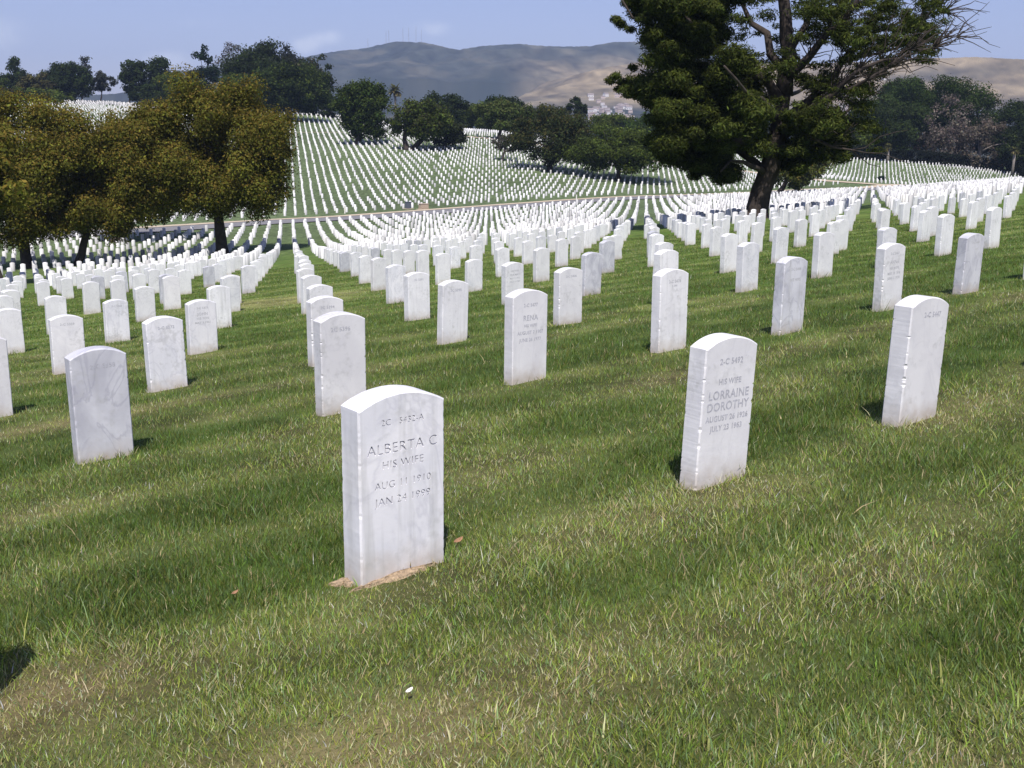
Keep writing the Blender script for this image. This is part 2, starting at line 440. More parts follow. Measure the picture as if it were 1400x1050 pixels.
# ground sheet: rings round the camera, finer ahead
az = np.concatenate([np.linspace(-180, -60, 30)[:-1], np.linspace(-60, -34, 60)[:-1], np.linspace(-34, 34, 420)[:-1], np.linspace(34, 60, 60)[:-1], np.linspace(60, 180, 30)[:-1]])
azr = np.radians(az)
def ring_mesh(name, radii, mat, tintf=None, centre=False):
    A, Rr = np.meshgrid(azr, radii)
    x = Rr * np.sin(A); y = Rr * np.cos(A)
    z = np.concatenate([ground_z(xx, yy)[None] for xx, yy in zip(x, y)])
    V = np.stack([x.ravel(), y.ravel(), z.ravel()], 1)
    na = len(azr); i, j = np.meshgrid(np.arange(len(radii) - 1), np.arange(na), indexing='ij')
    a = i * na + j; b = i * na + (j + 1) % na
    F = [np.stack([a, b, b + na, a + na], -1).reshape(-1, 4)[:, ::-1]]
    if centre:
        V = np.vstack([V, [[0, 0, gz(0, 0)]]]); c = len(V) - 1
        jj = np.arange(na); F.append(np.stack([jj, (jj + 1) % na, np.full(na, c)], -1))
    return np_mesh(name, V, F, mat, None if tintf is None else tintf(V), smooth=True)

# lawn soil / distant turf
def dry_shade_field(x, y):
    """0 = lush green, 1 = dry straw; row strips also carry the shade of longer, bent grass as colour"""
    s, t = st(x, y)
    ph = (s - 2.84 + 0.5 * (fbm(x, y, 2.2, 21, 2) - 0.5)) / 3.056
    band = 0.5 - 0.5 * np.cos(2 * np.pi * (ph - 0.26))
    fine = 0.5 + 0.5 * np.sin(2 * np.pi * ph * 3 + 1.6 * fbm(x, y, 4, 31, 2))  # mowing stripes: light and dark of bent blades put into the colour
    n = fbm(x, y, 1.3, 22, 4); n2 = fbm(x, y, 5.5, 23, 3)
    d = -0.16 + 0.24 * band + 0.34 * fine + 0.80 * (n - 0.5) + 0.42 * (n2 - 0.5)
    r = np.hypot(x, y)
    d = d + 0.46 * (1 - sstep(2.1, 3.5, y + 0.25 * x))          # thin, worn turf close to the viewer
    for (cx, cy, rad, a) in PATCH:
        d = d + a * np.exp(-((x - cx) ** 2 + ((y - cy)) ** 2) / rad ** 2)
    return np.clip(d, 0, 1)
def plane_hit(px, py):
    r = ray(px, py); k = PC / (r[2] - PA * r[0] - PB * r[1]); return r * k
PATCH = []
for (px, py, rad, a) in [(375, 412, 1.5, 0.9), (330, 418, 1.0, 0.6), (470, 402, 1.2, 0.4), (840, 430, 1.6, 0.3), (1240, 800, 0.35, 0.3), (60, 940, 0.3, 0.5), (640, 640, 0.5, 0.2), (820, 700, 0.5, 0.25)]:
    q = plane_hit(px, py); PATCH.append((q[0], q[1], rad, a))

mt, nt, n, l = new_mat('turf')
out = N(n, 'ShaderNodeOutputMaterial'); p = N(n, 'ShaderNodeBsdfPrincipled', _Roughness=0.95); p.inputs['Specular IOR Level'].default_value = 0.1
at_ = N(n, 'ShaderNodeAttribute', attribute_name='tint')
geo = N(n, 'ShaderNodeNewGeometry')
nz1 = N(n, 'ShaderNodeTexNoise', _Scale=1.7, _Detail=12.0, _Roughness=0.62); l.new(geo.outputs['Position'], nz1.inputs['Vector'])
rr = ramp(n, [(0.36, 0.55), (0.64, 1.45)]); l.new(nz1.outputs['Fac'], rr.inputs['Fac'])
mx = N(n, 'ShaderNodeMixRGB', blend_type='MULTIPLY'); mx.inputs['Fac'].default_value = 1
l.new(at_.outputs['Color'], mx.inputs['Color1']); l.new(rr.outputs['Color'], mx.inputs['Color2'])
l.new(mx.outputs['Color'], p.inputs['Base Color'])
nz2 = N(n, 'ShaderNodeTexNoise', _Scale=40.0, _Detail=4.0); l.new(geo.outputs['Position'], nz2.inputs['Vector'])
bp = N(n, 'ShaderNodeBump', _Strength=0.6, _Distance=0.02); l.new(nz2.outputs['Fac'], bp.inputs['Height']); l.new(bp.outputs['Normal'], p.inputs['Normal'])
l.new(p.outputs['BSDF'], out.inputs['Surface'])
M['turf'] = mt
GREEN = np.array([0.045, 0.082, 0.018]); STRAW = np.array([0.20, 0.155, 0.072]); FARG = np.array([0.098, 0.132, 0.062])
def ground_tint(V):
    x, y = V[:, 0], V[:, 1]; r = np.hypot(x, y)
    d = dry_shade_field(x, y)[:, None]
    near = np.array([0.050, 0.080, 0.018]) * (1 - d) + np.array([0.15, 0.118, 0.060]) * d
    mid = np.array([0.090, 0.150, 0.028]) * (1 - 0.6 * d) + np.array([0.25, 0.22, 0.09]) * 0.6 * d
    w = sstep(5, 25, r)[:, None]; c = near * (1 - w) + mid * w
    w = sstep(45, 130, r)[:, None]; c = c * (1 - w) + FARG * (0.75 + 0.5 * fbm(x, y, 16, 41, 3))[:, None] * w
    return c
radii = np.concatenate([[0.6], np.geomspace(1.2, 40, 240), np.geomspace(40.6, 400, 150)])
tagp(link('ground', ring_mesh('ground', radii, M['turf'], ground_tint, True)), kind='structure')

# distant hills
def hill_tint(V):
    x, y = V[:, 0], V[:, 1]; r = np.hypot(x, y); px = 700 + FPX * x / np.maximum(y, 1)
    shrub = np.array([0.027, 0.034, 0.030]); grass = np.array([0.205, 0.160, 0.098]); wood = np.array([0.022, 0.028, 0.020])
    f = fbm(x, y, 260, 51, 5); g = fbm(x, y, 700, 52, 4); f2 = fbm(x, y, 90, 57, 3)
    # tan grass on the near spur, scrub on the far mountain
    tan = sstep(0.40, 0.55, 0.5 * f + 0.5 * g + 0.1 * (f2 - 0.5)) * 0.95
    onspur = sstep(2150, 2350, r) * (1 - sstep(3100, 3500, r)) * sstep(640, 760, px)
    t = onspur * (0.35 + 0.6 * tan) + (1 - onspur) * (0.04 + 0.15 * sstep(0.48, 0.70, 0.15 * f + 0.85 * f2))
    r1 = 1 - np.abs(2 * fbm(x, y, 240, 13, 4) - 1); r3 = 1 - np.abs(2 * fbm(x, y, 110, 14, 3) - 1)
    t = np.clip(t + (0.08 + 0.26 * onspur) * (0.6 * r1 + 0.4 * r3 - 0.62), 0, 1)      # scrub gullies, grassy spines; the contrast also paints in relief shading
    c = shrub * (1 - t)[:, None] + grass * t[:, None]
    c = c * (0.55 + 0.75 * (0.5 * r1 + 0.5 * r3))[:, None]  # gullies darkened in the colour, standing in for relief shading
    f3 = fbm(x, y, 36, 58, 3)
    f4 = fbm(x, y, 15, 59, 2)
    c = c * np.clip(-0.25 + 0.8 * f2 + 0.9 * f3 + 0.8 * f4, 0.08, 3)[:, None]
    # dark eucalyptus belt low on the mountain, trees through the town
    wd = sstep(2550, 2700, r + 300 * (g - 0.5)) * (1 - sstep(3000, 3200, r + 300 * (f - 0.5))) * (1 - sstep(670, 720, px)) * sstep(470, 520, px)
    wd = np.maximum(wd, 0.8 * (1 - sstep(1300, 2100, r)) * sstep(0.35, 0.5, f))
    return c * (1 - wd)[:, None] + wood * wd[:, None]
az = np.concatenate([np.linspace(-180, -60, 30)[:-1], np.linspace(-60, -32, 60)[:-1], np.linspace(-32, 32, 520)[:-1], np.linspace(32, 60, 60)[:-1], np.linspace(60, 180, 30)[:-1]])
azr = np.radians(az)
radii = np.concatenate([np.geomspace(400, 2000, 50)[:-1], np.linspace(2000, 4700, 190)[:-1], np.geomspace(4700, 8200, 14)])
# same border as the ground sheet: lower the first ring a little so that the sheets overlap cleanly
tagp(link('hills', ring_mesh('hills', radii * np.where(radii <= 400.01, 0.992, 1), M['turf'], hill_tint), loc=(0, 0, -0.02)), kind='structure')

# ------------------------------------------------------------------ roads and paths
def strip(name, pts, half_l, half_r, dz, mat, kind='structure'):
    """ribbon draped on the terrain; pts are plan points"""
    pts = np.asarray(pts, float)
    seg = np.concatenate([[0], np.cumsum(np.linalg.norm(np.diff(pts, axis=0), axis=1))])
    s = np.arange(0, seg[-1], 2.0)
    P = np.stack([np.interp(s, seg, pts[:, 0]), np.interp(s, seg, pts[:, 1])], 1)
    T = np.gradient(P, axis=0); T /= np.linalg.norm(T, axis=1)[:, None]
    T = np.stack([np.convolve(np.pad(T[:, k], 6, 'edge'), np.ones(13) / 13, 'valid') for k in (0, 1)], 1)
    Nn = np.stack([-T[:, 1], T[:, 0]], 1)
    ws = np.linspace(-half_r, half_l, 7)
    V = []
    for w in ws:
        q = P + Nn * w
        z = ground_z(q[:, 0], q[:, 1]) + dz
        V.append(np.stack([q[:, 0], q[:, 1], z], 1))
    V = np.concatenate(V); k = len(P)
    i, j = np.meshgrid(np.arange(6), np.arange(k - 1), indexing='ij')
    a = i * k + j
    F = np.stack([a, a + 1, a + k + 1, a + k], -1).reshape(-1, 4)
    return tagp(link(name, np_mesh(name, V, [F], mat)), kind=kind), P
ROAD_S = 122.0
rp = [xy_st(ROAD_S, t) for t in np.arange(-60, 300, 5)]
strip('road', rp, 2.6, 3.4, 0.10, M['asphalt'])
strip('verge', [xy_st(ROAD_S + 3.6, t) for t in np.arange(-60, 300, 5)], 0.9, 0.95, 0.13, M['kerb'])
up = [hit(px, py) for px, py in [(560, 177.5), (600, 182), (627, 186.5), (678, 190.5), (740, 199), (800, 209), (850, 216), (899, 221.5), (941, 223.5), (1000, 231), (1060, 240), (1128, 247.5), (1180, 251), (1220, 254), (1262, 257)]]
up = np.array(up)[:, :2]
_, UPP = strip('upper_road', up, 1.5, 1.5, 0.10, M['kerb'])
pa = np.array([hit(px, 181.5) for px in (380, 400, 420, 440, 460, 480)])[:, :2]
strip('path', pa, 0.35, 0.35, 0.12, M['kerb'])

# ------------------------------------------------------------------ headstones
SW, ST, SH, RISE, UNDER = 0.33, 0.105, 0.64, 0.045, 0.10
def stone_mesh(name, mat, seg=70, arc=26, chip=0.0, seed=0, bev=0.006):
    r_ = np.random.default_rng(seed)
    w = SW / 2; R = (w * w + RISE * RISE) / (2 * RISE); a0 = math.asin(w / R)
    side = np.linspace(-UNDER, SH - RISE, seg)
    outl = [(w, z) for z in side[:-1]]
    outl += [(R * math.sin(a), SH - R + R * math.cos(a)) for a in np.linspace(a0, -a0, arc)]
    outl += [(-w, z) for z in side[::-1][1:]]
    o = np.array(outl); n_ = len(o)
    # inward normals
    tan = np.roll(o, -1, 0) - np.roll(o, 1, 0); tan[0] = (0, 1); tan[-1] = (0, -1)
    nrm = np.stack([-tan[:, 1], tan[:, 0]], 1); nrm /= np.linalg.norm(nrm, axis=1)[:, None]
    nrm[0] = (-1, 0); nrm[-1] = (1, 0)
    def ch(amp, dens):
        c = np.zeros(n_)
        dens = int(dens * r_.uniform(0.3, 1.0))
        if amp > 0:
            for _ in range(dens):
                k = r_.integers(2, n_ - 2); h = amp * (0.3 + r_.random() ** 2)
                wd = int(r_.integers(0, 2))
                for q in range(-wd, wd + 1):
                    if 0 < k + q < n_ - 1: c[k + q] = max(c[k + q], h * (1 - abs(q) / (wd + 1)) * (0.6 + 0.4 * r_.random()))
        return c
    sidemask = np.where(o[:, 1] < SH - RISE - 0.02, 1.0, 0.25)
    cf = ch(chip, int(26 * (chip > 0))) * sidemask; cb = ch(chip, int(20 * (chip > 0))) * sidemask
    wob = np.convolve(np.pad((r_.random(n_) - 0.5) * 0.003, 4, 'wrap'), np.ones(9) / 9, 'valid') * (1 if chip else 0)
    rings = []
    for y, ins in ((0.0, bev + cf), (0, None), (0.021, None), (ST - 0.021, None), (0, 'b'), (ST, bev + cb)):
        if ins is None and y == 0: yy = bev + cf * 0.8; q = o + nrm * (wob + cf * 0.15)[:, None]
        elif ins is None: yy = np.full(n_, y); q = o + nrm * wob[:, None]
        elif isinstance(ins, str): yy = ST - bev - cb * 0.8; q = o + nrm * (wob + cb * 0.15)[:, None]
        else: yy = np.full(n_, y); q = o + nrm * ins[:, None]
        rings.append(np.stack([q[:, 0], yy, q[:, 1]], 1))
    V = np.concatenate(rings)
    F = []
    for k in range(5):
        for i in range(n_):
            a = k * n_ + i; b = k * n_ + (i + 1) % n_
            F.append((a, b, b + n_, a + n_))
    F.append(tuple(range(n_))[::-1]); F.append(tuple(range(5 * n_, 6 * n_)))
    me = bpy.data.meshes.new(name); me.from_pydata(V.tolist(), [], F); me.materials.append(mat); me.update()
    bm = bmesh.new(); bm.from_mesh(me); bmesh.ops.recalc_face_normals(bm, faces=bm.faces); bm.to_mesh(me); bm.free()
    return me

def text_mesh(lines, extrude, offset=0.0):
    """lines: (text, size, z of the baseline, x) -> mesh in the plane of the stone's front"""
    Vs = []; Fs = []; n0 = 0
    for tx, size, z, x in lines:
        c = bpy.data.curves.new('lettering', 'FONT'); c.body = tx; c.size = size; c.align_x = 'CENTER'
        c.extrude = extrude; c.offset = offset; c.resolution_u = 3; c.space_character = 1.08
        o = bpy.data.objects.new('lettering', c); COL.objects.link(o)
        dg = bpy.context.evaluated_depsgraph_get(); me = o.evaluated_get(dg).to_mesh()
        v = np.array([q.co[:] for q in me.vertices]).reshape(-1, 3)
        Vs.append(np.stack([v[:, 0] + x, -v[:, 2], v[:, 1] + z], 1))
        Fs += [[i + n0 for i in pl.vertices] for pl in me.polygons]; n0 += len(v)
        o.evaluated_get(dg).to_mesh_clear()
        bpy.data.objects.remove(o); bpy.data.curves.remove(c)
    me = bpy.data.meshes.new('inscription'); me.from_pydata(np.concatenate(Vs).tolist(), [], Fs)
    bm = bmesh.new(); bm.from_mesh(me); bmesh.ops.remove_doubles(bm, verts=bm.verts, dist=1e-6)
    bmesh.ops.recalc_face_normals(bm, faces=bm.faces); bm.to_mesh(me); bm.free()
    return me

def engrave(me, lines, name):
    cut = bpy.data.objects.new('cut', text_mesh(lines, 0.005)); COL.objects.link(cut)
    o = bpy.data.objects.new('tmp', me); COL.objects.link(o)
    md = o.modifiers.new('b', 'BOOLEAN'); md.object = cut; md.operation = 'DIFFERENCE'; md.solver = 'EXACT'
    dg = bpy.context.evaluated_depsgraph_get()
    r = bpy.data.meshes.new_from_object(o.evaluated_get(dg)); r.name = name
    bpy.data.objects.remove(o); bpy.data.objects.remove(cut)
    return r if len(r.polygons) > 100 else me

VAR_NEAR = [stone_mesh('headstone', M['marble_white'], 110, 30, c, 11 + i) for i, c in enumerate((0.003, 0.005, 0.0075, 0.0095))]
VAR_VEIN = [stone_mesh('headstone', M['marble_vein'], 70, 26, c, 21 + i) for i, c in enumerate((0.003, 0.009))]
VAR_GREY = [stone_mesh('headstone', M['marble_grey'], 70, 26, c, 31 + i) for i, c in enumerate((0.004, 0.010))]
VAR_MID = [stone_mesh('headstone', M[k], 14, 14, c, 41 + i) for i, (k, c) in enumerate((('marble_white', 0.008), ('marble_white', 0.012), ('marble_vein', 0.008), ('marble_grey', 0.006)))]

# measured stones: front base pixel and height in pixels of the photo -> lattice site (file i, row j)
MEAS = {(0, 0): (553, 789, 546, 536), (0, 1): (472, 563, 470, 428), (0, 2): (450, 498, 447.5, 406), (1, 2): (622, 468.7, 622, 384), (1, 3): (574, 437.5, 575, 373),
 (1, 4): (544, 414.5, 544, 362.5), (1, 5): (520, 397, 520, 352.5), (1, 6): (501.5, 387, 501, 349), (1, 7): (489, 378, 488, 345), (1, 8): (476, 370.5, 478, 343),
 (1, 1): (724, 521, 725, 396), (2, 3): (704, 416, 704, 359), (2, 2): (780, 442.5, 779.5, 366), (3, 3): (810, 403, 812, 345), (4, 5): (769.5, 364, 769, 326),
 (3, 4): (742.5, 385, 742, 339), (4, 6): (723, 361, 724, 329), (5, 6): (788, 354, 788, 322.5), (4, 4): (832, 373, 830, 329), (6, 6): (844, 355, 842, 321),
 (1, 0): (986, 658, 995, 457), (2, 1): (919.5, 480, 923.7, 369), (4, 2): (1025, 398, 1028, 332), (5, 3): (999, 372, 1001, 319), (6, 4): (980, 350, 982, 310), (7, 5): (967.5, 339, 969, 306),
 (2, 0): (1255, 576, 1273, 406), (4, 1): (1218, 424, 1223, 333), (3, 1): (1082, 454.5, 1089, 351), (5, 1): (1326, 401, 1331, 320), (5, 2): (1127.5, 379.5, 1129.5, 317.5),
 (7, 2): (1292.5, 349.5, 1296, 293), (8, 2): (1359, 339, 1364, 282.5), (11, 3): (1330, 313, 1333, 275), (8, 3): (1151, 342.5, 1152, 300), (10, 3): (1275, 323, 1278, 282.5), (12, 4): (1261, 309, 1262, 277),
 (-1, 1): (146.7, 626.5, 136, 474.5), (-1, 2): (232.5, 531.8, 229, 433), (-1, 3): (280, 483, 277.5, 411), (-2, 4): (163, 467, 162, 409.5), (-2, 5): (201, 439, 200, 392), (-2, 3): (97, 509, 94, 431.5),
 (-3, 6): (127.5, 429, 126, 385.5), (-3, 5): (80, 455, 79, 404), (-3, 4): (17, 484, 15, 422.5), (-2, 7): (231, 414.5, 230, 375), (-1, 4): (303, 449, 299, 391), (-1, 6): (320, 416, 317.5, 376),
 (-2, 8): (254.5, 402.5, 252.5, 369), (-2, 2): (-11, 571, -17, 458), (6, 1): (1420, 380, 1427, 301), (-4, 8): (164, 410, 162.5, 377.5), (-4, 7): (19, 439, 17.5, 397)}
GREYS = {(-1, 1): 0, (3, 1): 1, (5, 1): 1, (3, 3): 1, (-2, 7): 0, (4, 4): 0}
VEINS = {(0, 0): 0, (-1, 2): 1, (4, 2): 0, (-1, 3): 0, (-2, 4): 0, (1, 4): 1}

TREE_SPOTS = []          # trunks, kept clear of stones (filled below before the stones are laid out)
TREE_PX = [(305, 348), (105, 363), (38, 367), (158, 331), (488, 197.5), (558, 205), (686, 220), (751, 234), (845, 246), (680, 190), (395, 166)]
for px, py in TREE_PX: TREE_SPOTS.append(hit(px, py))
CYP = at(1036, 300, 62.0); CYP[2] = gz(CYP[0], CYP[1]); TREE_SPOTS.append(CYP)

SITES = []
ii, jj = np.meshgrid(np.arange(-260, 420), np.arange(-2, 190), indexing='ij')
X = OX + ii * UX + jj * VX; Y = OY + ii * UY + jj * VY
S, T = st(X, Y)
far = S > ROAD_S
X = np.where(far, X + 0.35, X); Y = np.where(far, Y + 0.4, Y)
PXX = 700 + FPX * X / np.maximum(Y, 0.1)
ok = (Y > 2.0) & (PXX > -420) & (PXX < 1660) & (np.hypot(X, Y) < 415) & (Y < 400)
ok &= ~((S > ROAD_S - 4.2) & (S < ROAD_S + 7.2))
ii, jj, X, Y, S, T = [a[ok] for a in (ii, jj, X, Y, S, T)]
dd = np.min(np.hypot(X[:, None] - UPP[None, ::2, 0], Y[:, None] - UPP[None, ::2, 1]), axis=1)
keep = dd > 3.0
for q in TREE_SPOTS: keep &= np.hypot(X - q[0], Y - q[1]) > 1.3
PXX = 700 + FPX * X / Y
# wooded or empty ground past the mown sections
keep &= ~((Y > 292) & (PXX > 1080)) & ~((Y > 318) & (PXX > 780)) & ~((Y > 345) & (PXX > 640))
# random gaps on the far slope
gap = rng.random(len(X)) < np.where(S > ROAD_S, 0.05, 0.012)
near_m = np.hypot(X, Y) < 30
keep &= ~(gap & ~near_m)
ii, jj, X, Y = [a[keep] for a in (ii, jj, X, Y)]
# far rows wander a little from the straight grid
X = X + rng.normal(0, 0.04, len(X)); Y = Y + rng.normal(0, 0.05, len(X))
hs = np.clip(rng.normal(1.0, 0.045, len(X)), 0.88, 1.1)
hs = np.where(np.hypot(X, Y) > 110, hs * 1.1, hs)
for k in range(len(X)):
    key = (int(ii[k]), int(jj[k]))
    if key in MEAS:
        bx, by, tx, ty = MEAS[key]
        q = plane_hit(bx, by)
        X[k], Y[k] = q[0], q[1]
        rt = ray(tx, ty); e = q[1] / rt[1]
        hs[k] = np.clip((rt[2] * e - q[2]) / SH, 0.85, 1.2)
k_ = np.where((ii == -1) & (jj == 0))[0]
X[k_] += 0.02; Y[k_] += 0.15
Z = ground_z(X, Y)
D = np.hypot(X, Y)
PXX = 700 + FPX * X / Y
inframe = (PXX > -25) & (PXX < 1425) & (Y > 2.6)
order = np.argsort(np.where(inframe, D, D + 1e4))
indiv = set(order[:296].tolist())
for k in range(len(X)):
    if (int(ii[k]), int(jj[k])) in ((-1, 0), (-2, 1), (3, 0), (-2, 2)): indiv.add(k)

ANCH = {0: 'the ALBERTA C stone', 1: 'the LORRAINE DOROTHY stone', 2: 'the bright chipped stone at the right edge', -1: 'the grey front stone at the far left'}
ORD = ['', 'first', 'second', 'third', 'fourth', 'fifth', 'sixth', 'seventh', 'eighth', 'ninth', 'tenth', 'eleventh', 'twelfth', 'thirteenth', 'fourteenth', 'fifteenth', 'sixteenth']
SPECIAL = {(0, 0): 'white veined marble headstone in the foreground carved ALBERTA C, HIS WIFE',
 (1, 0): 'white headstone at right of centre carved LORRAINE DOROTHY, leaning slightly right',
 (1, 1): 'white headstone behind ALBERTA C carved RENA, with a dark crack low on its left edge',
 (2, 0): 'large bright headstone at the right edge with a notch low in its chipped left edge',
 (-1, 1): 'grey headstone in front at the far left, darker than the stones behind it',
 (-1, 2): 'white headstone with grey mould streaks, first behind the grey stone at the far left',
 (0, 1): 'white headstone carved only 2C 5396, directly behind ALBERTA C on its left',
 (2, 1): 'white headstone with brown stained foot, directly behind LORRAINE DOROTHY',
 (3, 1): 'grey veined headstone between LORRAINE DOROTHY and the bright stone at the right edge',
 (5, 1): 'grey headstone with dark diagonal veins behind the bright stone at the right edge',
 (4, 1): 'tall white headstone with small carved lines just left behind the bright right edge stone',
 (3, 3): 'grey mottled headstone just right of a white one, behind RENA'}
AN_FILE = {}
for k in indiv:
    i, j = int(ii[k]), int(jj[k])
    if inframe[k]: AN_FILE[i] = min(AN_FILE.get(i, 999), j)
files_r = sorted(i for i in AN_FILE if i >= 3); files_l = sorted((i for i in AN_FILE if i <= -2), reverse=True)
def ordw(k): return ORD[k] if k < len(ORD) else None
def stone_label(i, j):
    if (i, j) in SPECIAL: return SPECIAL[(i, j)]
    if i in ANCH:
        j0 = AN_FILE[i]; anch = ANCH[i]; w = ordw(j - j0)
        if w: return f'white headstone, {w} behind {anch} in its receding line'
        return f'small white headstone far back behind {anch}, past the sixteenth'
    if i >= 3:
        f = ordw(i - 2); side = 'right of the bright right edge stone'
    else:
        f = ordw(-1 - i); side = 'left of the grey far left stone'
    w = ordw(j - AN_FILE[i] + 1)
    if f and w and D_near[(i, j)] < 40: return f'white headstone, {w} in the {f} line {side}'
    return 'small white headstone in the far rows of the near slope on the ' + ('right' if i >= 3 else 'left')
D_near = {(int(ii[k]), int(jj[k])): D[k] for k in indiv}

INS = {  # text, cap size, baseline height, x offset
 (0, 0): [('2C   5432-A', 0.030, 0.535, 0.0), ('ALBERTA C', 0.050, 0.440, 0.0), ('HIS WIFE', 0.038, 0.388, 0.0), ('AUG 11 1910', 0.036, 0.320, 0.0), ('JAN 24 1999', 0.038, 0.264, 0.0)],
 (1, 0): [('2-C 5492', 0.036, 0.525, 0.0), ('HIS WIFE', 0.034, 0.440, 0.0), ('LORRAINE', 0.052, 0.378, 0.0), ('DOROTHY', 0.052, 0.328, 0.0), ('AUGUST 26 1926', 0.034, 0.283, 0.0), ('JULY 23 1963', 0.034, 0.240, 0.0)],
 (1, 1): [('2-C 5477', 0.032, 0.525, 0.0), ('RENA', 0.052, 0.430, 0.0), ('HIS WIFE', 0.028, 0.385, 0.0), ('AUGUST 7 1907', 0.033, 0.335, 0.0), ('JUNE 26 1977', 0.033, 0.285, 0.0)],
 (0, 1): [('2C 5396', 0.038, 0.530, -0.02)], (0, 2): [('2C 5394', 0.038, 0.530, 0.0)],
 (2, 0): [('2-C 5447', 0.036, 0.540, 0.02)], (-1, 1): [('2-C 5358', 0.036, 0.530, 0.02)],
 (-1, 2): [('2-C 5372', 0.036, 0.535, 0.01)], (2, 1): [('2-C 5478', 0.034, 0.535, 0.0), ('5 1940', 0.02, 0.505, 0)],
 (1, 2): [('2C 5395', 0.038, 0.530, 0.0)], (1, 3): [('2C 5391', 0.038, 0.530, 0.0)], (2, 2): [('2-C 5406', 0.036, 0.535, 0.0)],
 (3, 1): [('2-C 5446', 0.034, 0.530, 0.0), ('HIS WIFE', 0.034, 0.44, 0.0)],
 (4, 1): [('2-C 5461', 0.034, 0.535, 0.0), ('ANNA', 0.046, 0.450, 0.0), ('HIS WIFE', 0.036, 0.395, 0.0), ('MAY 14 1918', 0.034, 0.345, 0.0), ('JUNE 2 1970', 0.034, 0.30, 0.0)],
 (-1, 3): [('2-C 5371', 0.034, 0.535, 0.0), ('JOHN', 0.046, 0.46, 0.0), ('HIS SON', 0.036, 0.41, 0.0), ('MAY 3 1951', 0.034, 0.36, 0.0)],
 (2, 3): [('HIS WIFE', 0.036, 0.50, 0.0), ('IDA MAY', 0.042, 0.44, 0.0), ('MAY 5 1912', 0.034, 0.39, 0.0), ('JULY 4 1969', 0.034, 0.34, 0.0)],
 (-2, 3): [('2-C 5359', 0.036, 0.53, 0.0)], (-2, 4): [('2-C 5360', 0.036, 0.53, 0.0)], (5, 1): [('2-C 5448', 0.034, 0.535, 0.0)]}
FAINT = {(3, 1), (4, 1), (-1, 3), (2, 3), (-2, 3), (-2, 4), (5, 1), (2, 1)}
LEAN = {(1, 0): (0.012, 0.030), (2, 0): (0.0, 0.032), (0, 0): (0.0, 0.004), (-1, 1): (0.01, -0.012)}
BURY = {}
GROUP = 'white marble headstones in rows on the lawn'
cache = {}
for k in sorted(indiv, key=lambda q: D[q])[:26]:      # thin dry turf along the foot of the nearer stones
    PATCH.append((X[k] - 0.05 * ux, Y[k] - 0.06, 0.20, 0.55))
for k in sorted(indiv, key=lambda q: D[q]):
    i, j = int(ii[k]), int(jj[k]); key = (i, j)
    r2 = np.random.default_rng(abs(i * 977 + j * 131 + 5))
    eng = key == (0, 0)
    if key in GREYS: me = VAR_GREY[GREYS[key]]
    elif key in VEINS: me = VAR_VEIN[VEINS[key]]
    elif D[k] < 24: me = VAR_NEAR[{(1, 0): 2, (2, 0): 3, (0, 1): 2, (2, 1): 2, (1, 1): 0}.get(key, int(r2.integers(0, 4)))] if r2.random() < 0.85 or key in INS else VAR_VEIN[int(r2.integers(0, 2))]
    else: me = VAR_MID[int(r2.choice(4, p=[0.42, 0.34, 0.16, 0.08]))]
    if eng: me = engrave(me, INS[key], 'headstone')
    o = link('headstone', me)
    sink = 0.0
    o.location = (X[k], Y[k], Z[k] - sink); o.scale = (1.0 + r2.normal(0, 0.012), 1.0 + r2.normal(0, 0.05), hs[k]) if key != (0, 0) else (1.03, 1.16, hs[k] * 0.985)
    lx, ly = LEAN.get(key, (r2.normal(0, 0.012), r2.normal(0, 0.014)))
    o.rotation_euler = (lx, ly, PHI + (r2.normal(0, 0.025) if key not in ((0, 0), (1, 0)) else 0.0))
    if inframe[k]: tagp(o, stone_label(i, j), 'headstone', GROUP)
    else: tagp(o, 'white headstone just past the side of the front row', 'headstone', GROUP)
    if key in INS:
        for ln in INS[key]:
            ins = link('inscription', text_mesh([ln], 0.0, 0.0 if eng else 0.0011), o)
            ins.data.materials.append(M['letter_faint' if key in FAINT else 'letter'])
            ins.location = (0, 0.0042 if eng else -0.0006, 0)  # uncut stones get thin raised letters in the groove shade grey

# the rest of the cemetery: thousands of tiny stones read as one mass
rest = np.array([k for k in range(len(X)) if k not in indiv])
w = SW / 2
o_ = np.array([(w, -UNDER), (w, SH - RISE), (w * 0.55, SH - 0.013), (0, SH), (-w * 0.55, SH - 0.013), (-w, SH - RISE), (-w, -UNDER)])
base = np.concatenate([np.stack([o_[:, 0], np.full(7, y), o_[:, 1]], 1) for y in (0.0, ST)])
nb = len(base)
cph, sph = math.cos(PHI), math.sin(PHI)
yaw = PHI + rng.normal(0, 0.03, len(rest)); cy, sy = np.cos(yaw), np.sin(yaw)
lean = rng.normal(0, 0.015, len(rest))
bx = base[None, :, 0] + lean[:, None] * base[None, :, 2]; by = np.broadcast_to(base[None, :, 1], bx.shape)
V = np.stack([X[rest][:, None] + cy[:, None] * bx - sy[:, None] * by, Y[rest][:, None] + sy[:, None] * bx + cy[:, None] * by,
              Z[rest][:, None] + base[None, :, 2] * hs[rest][:, None]], -1).reshape(-1, 3)
off = (np.arange(len(rest)) * nb)[:, None, None]
qf = np.array([(a, a + 1, a + 8, a + 7) for a in range(6)])[None] + off
cap = np.array([(6, 5, 4, 3, 2, 1, 0), (7, 8, 9, 10, 11, 12, 13)])[None] + off
br = np.where(rng.random(len(rest)) < 0.22, rng.uniform(0.42, 0.62, len(rest)), rng.uniform(0.62, 0.80, len(rest)))
tn = np.repeat(br[:, None] * np.array([[1.0, 0.985, 0.98]]), nb, axis=0)
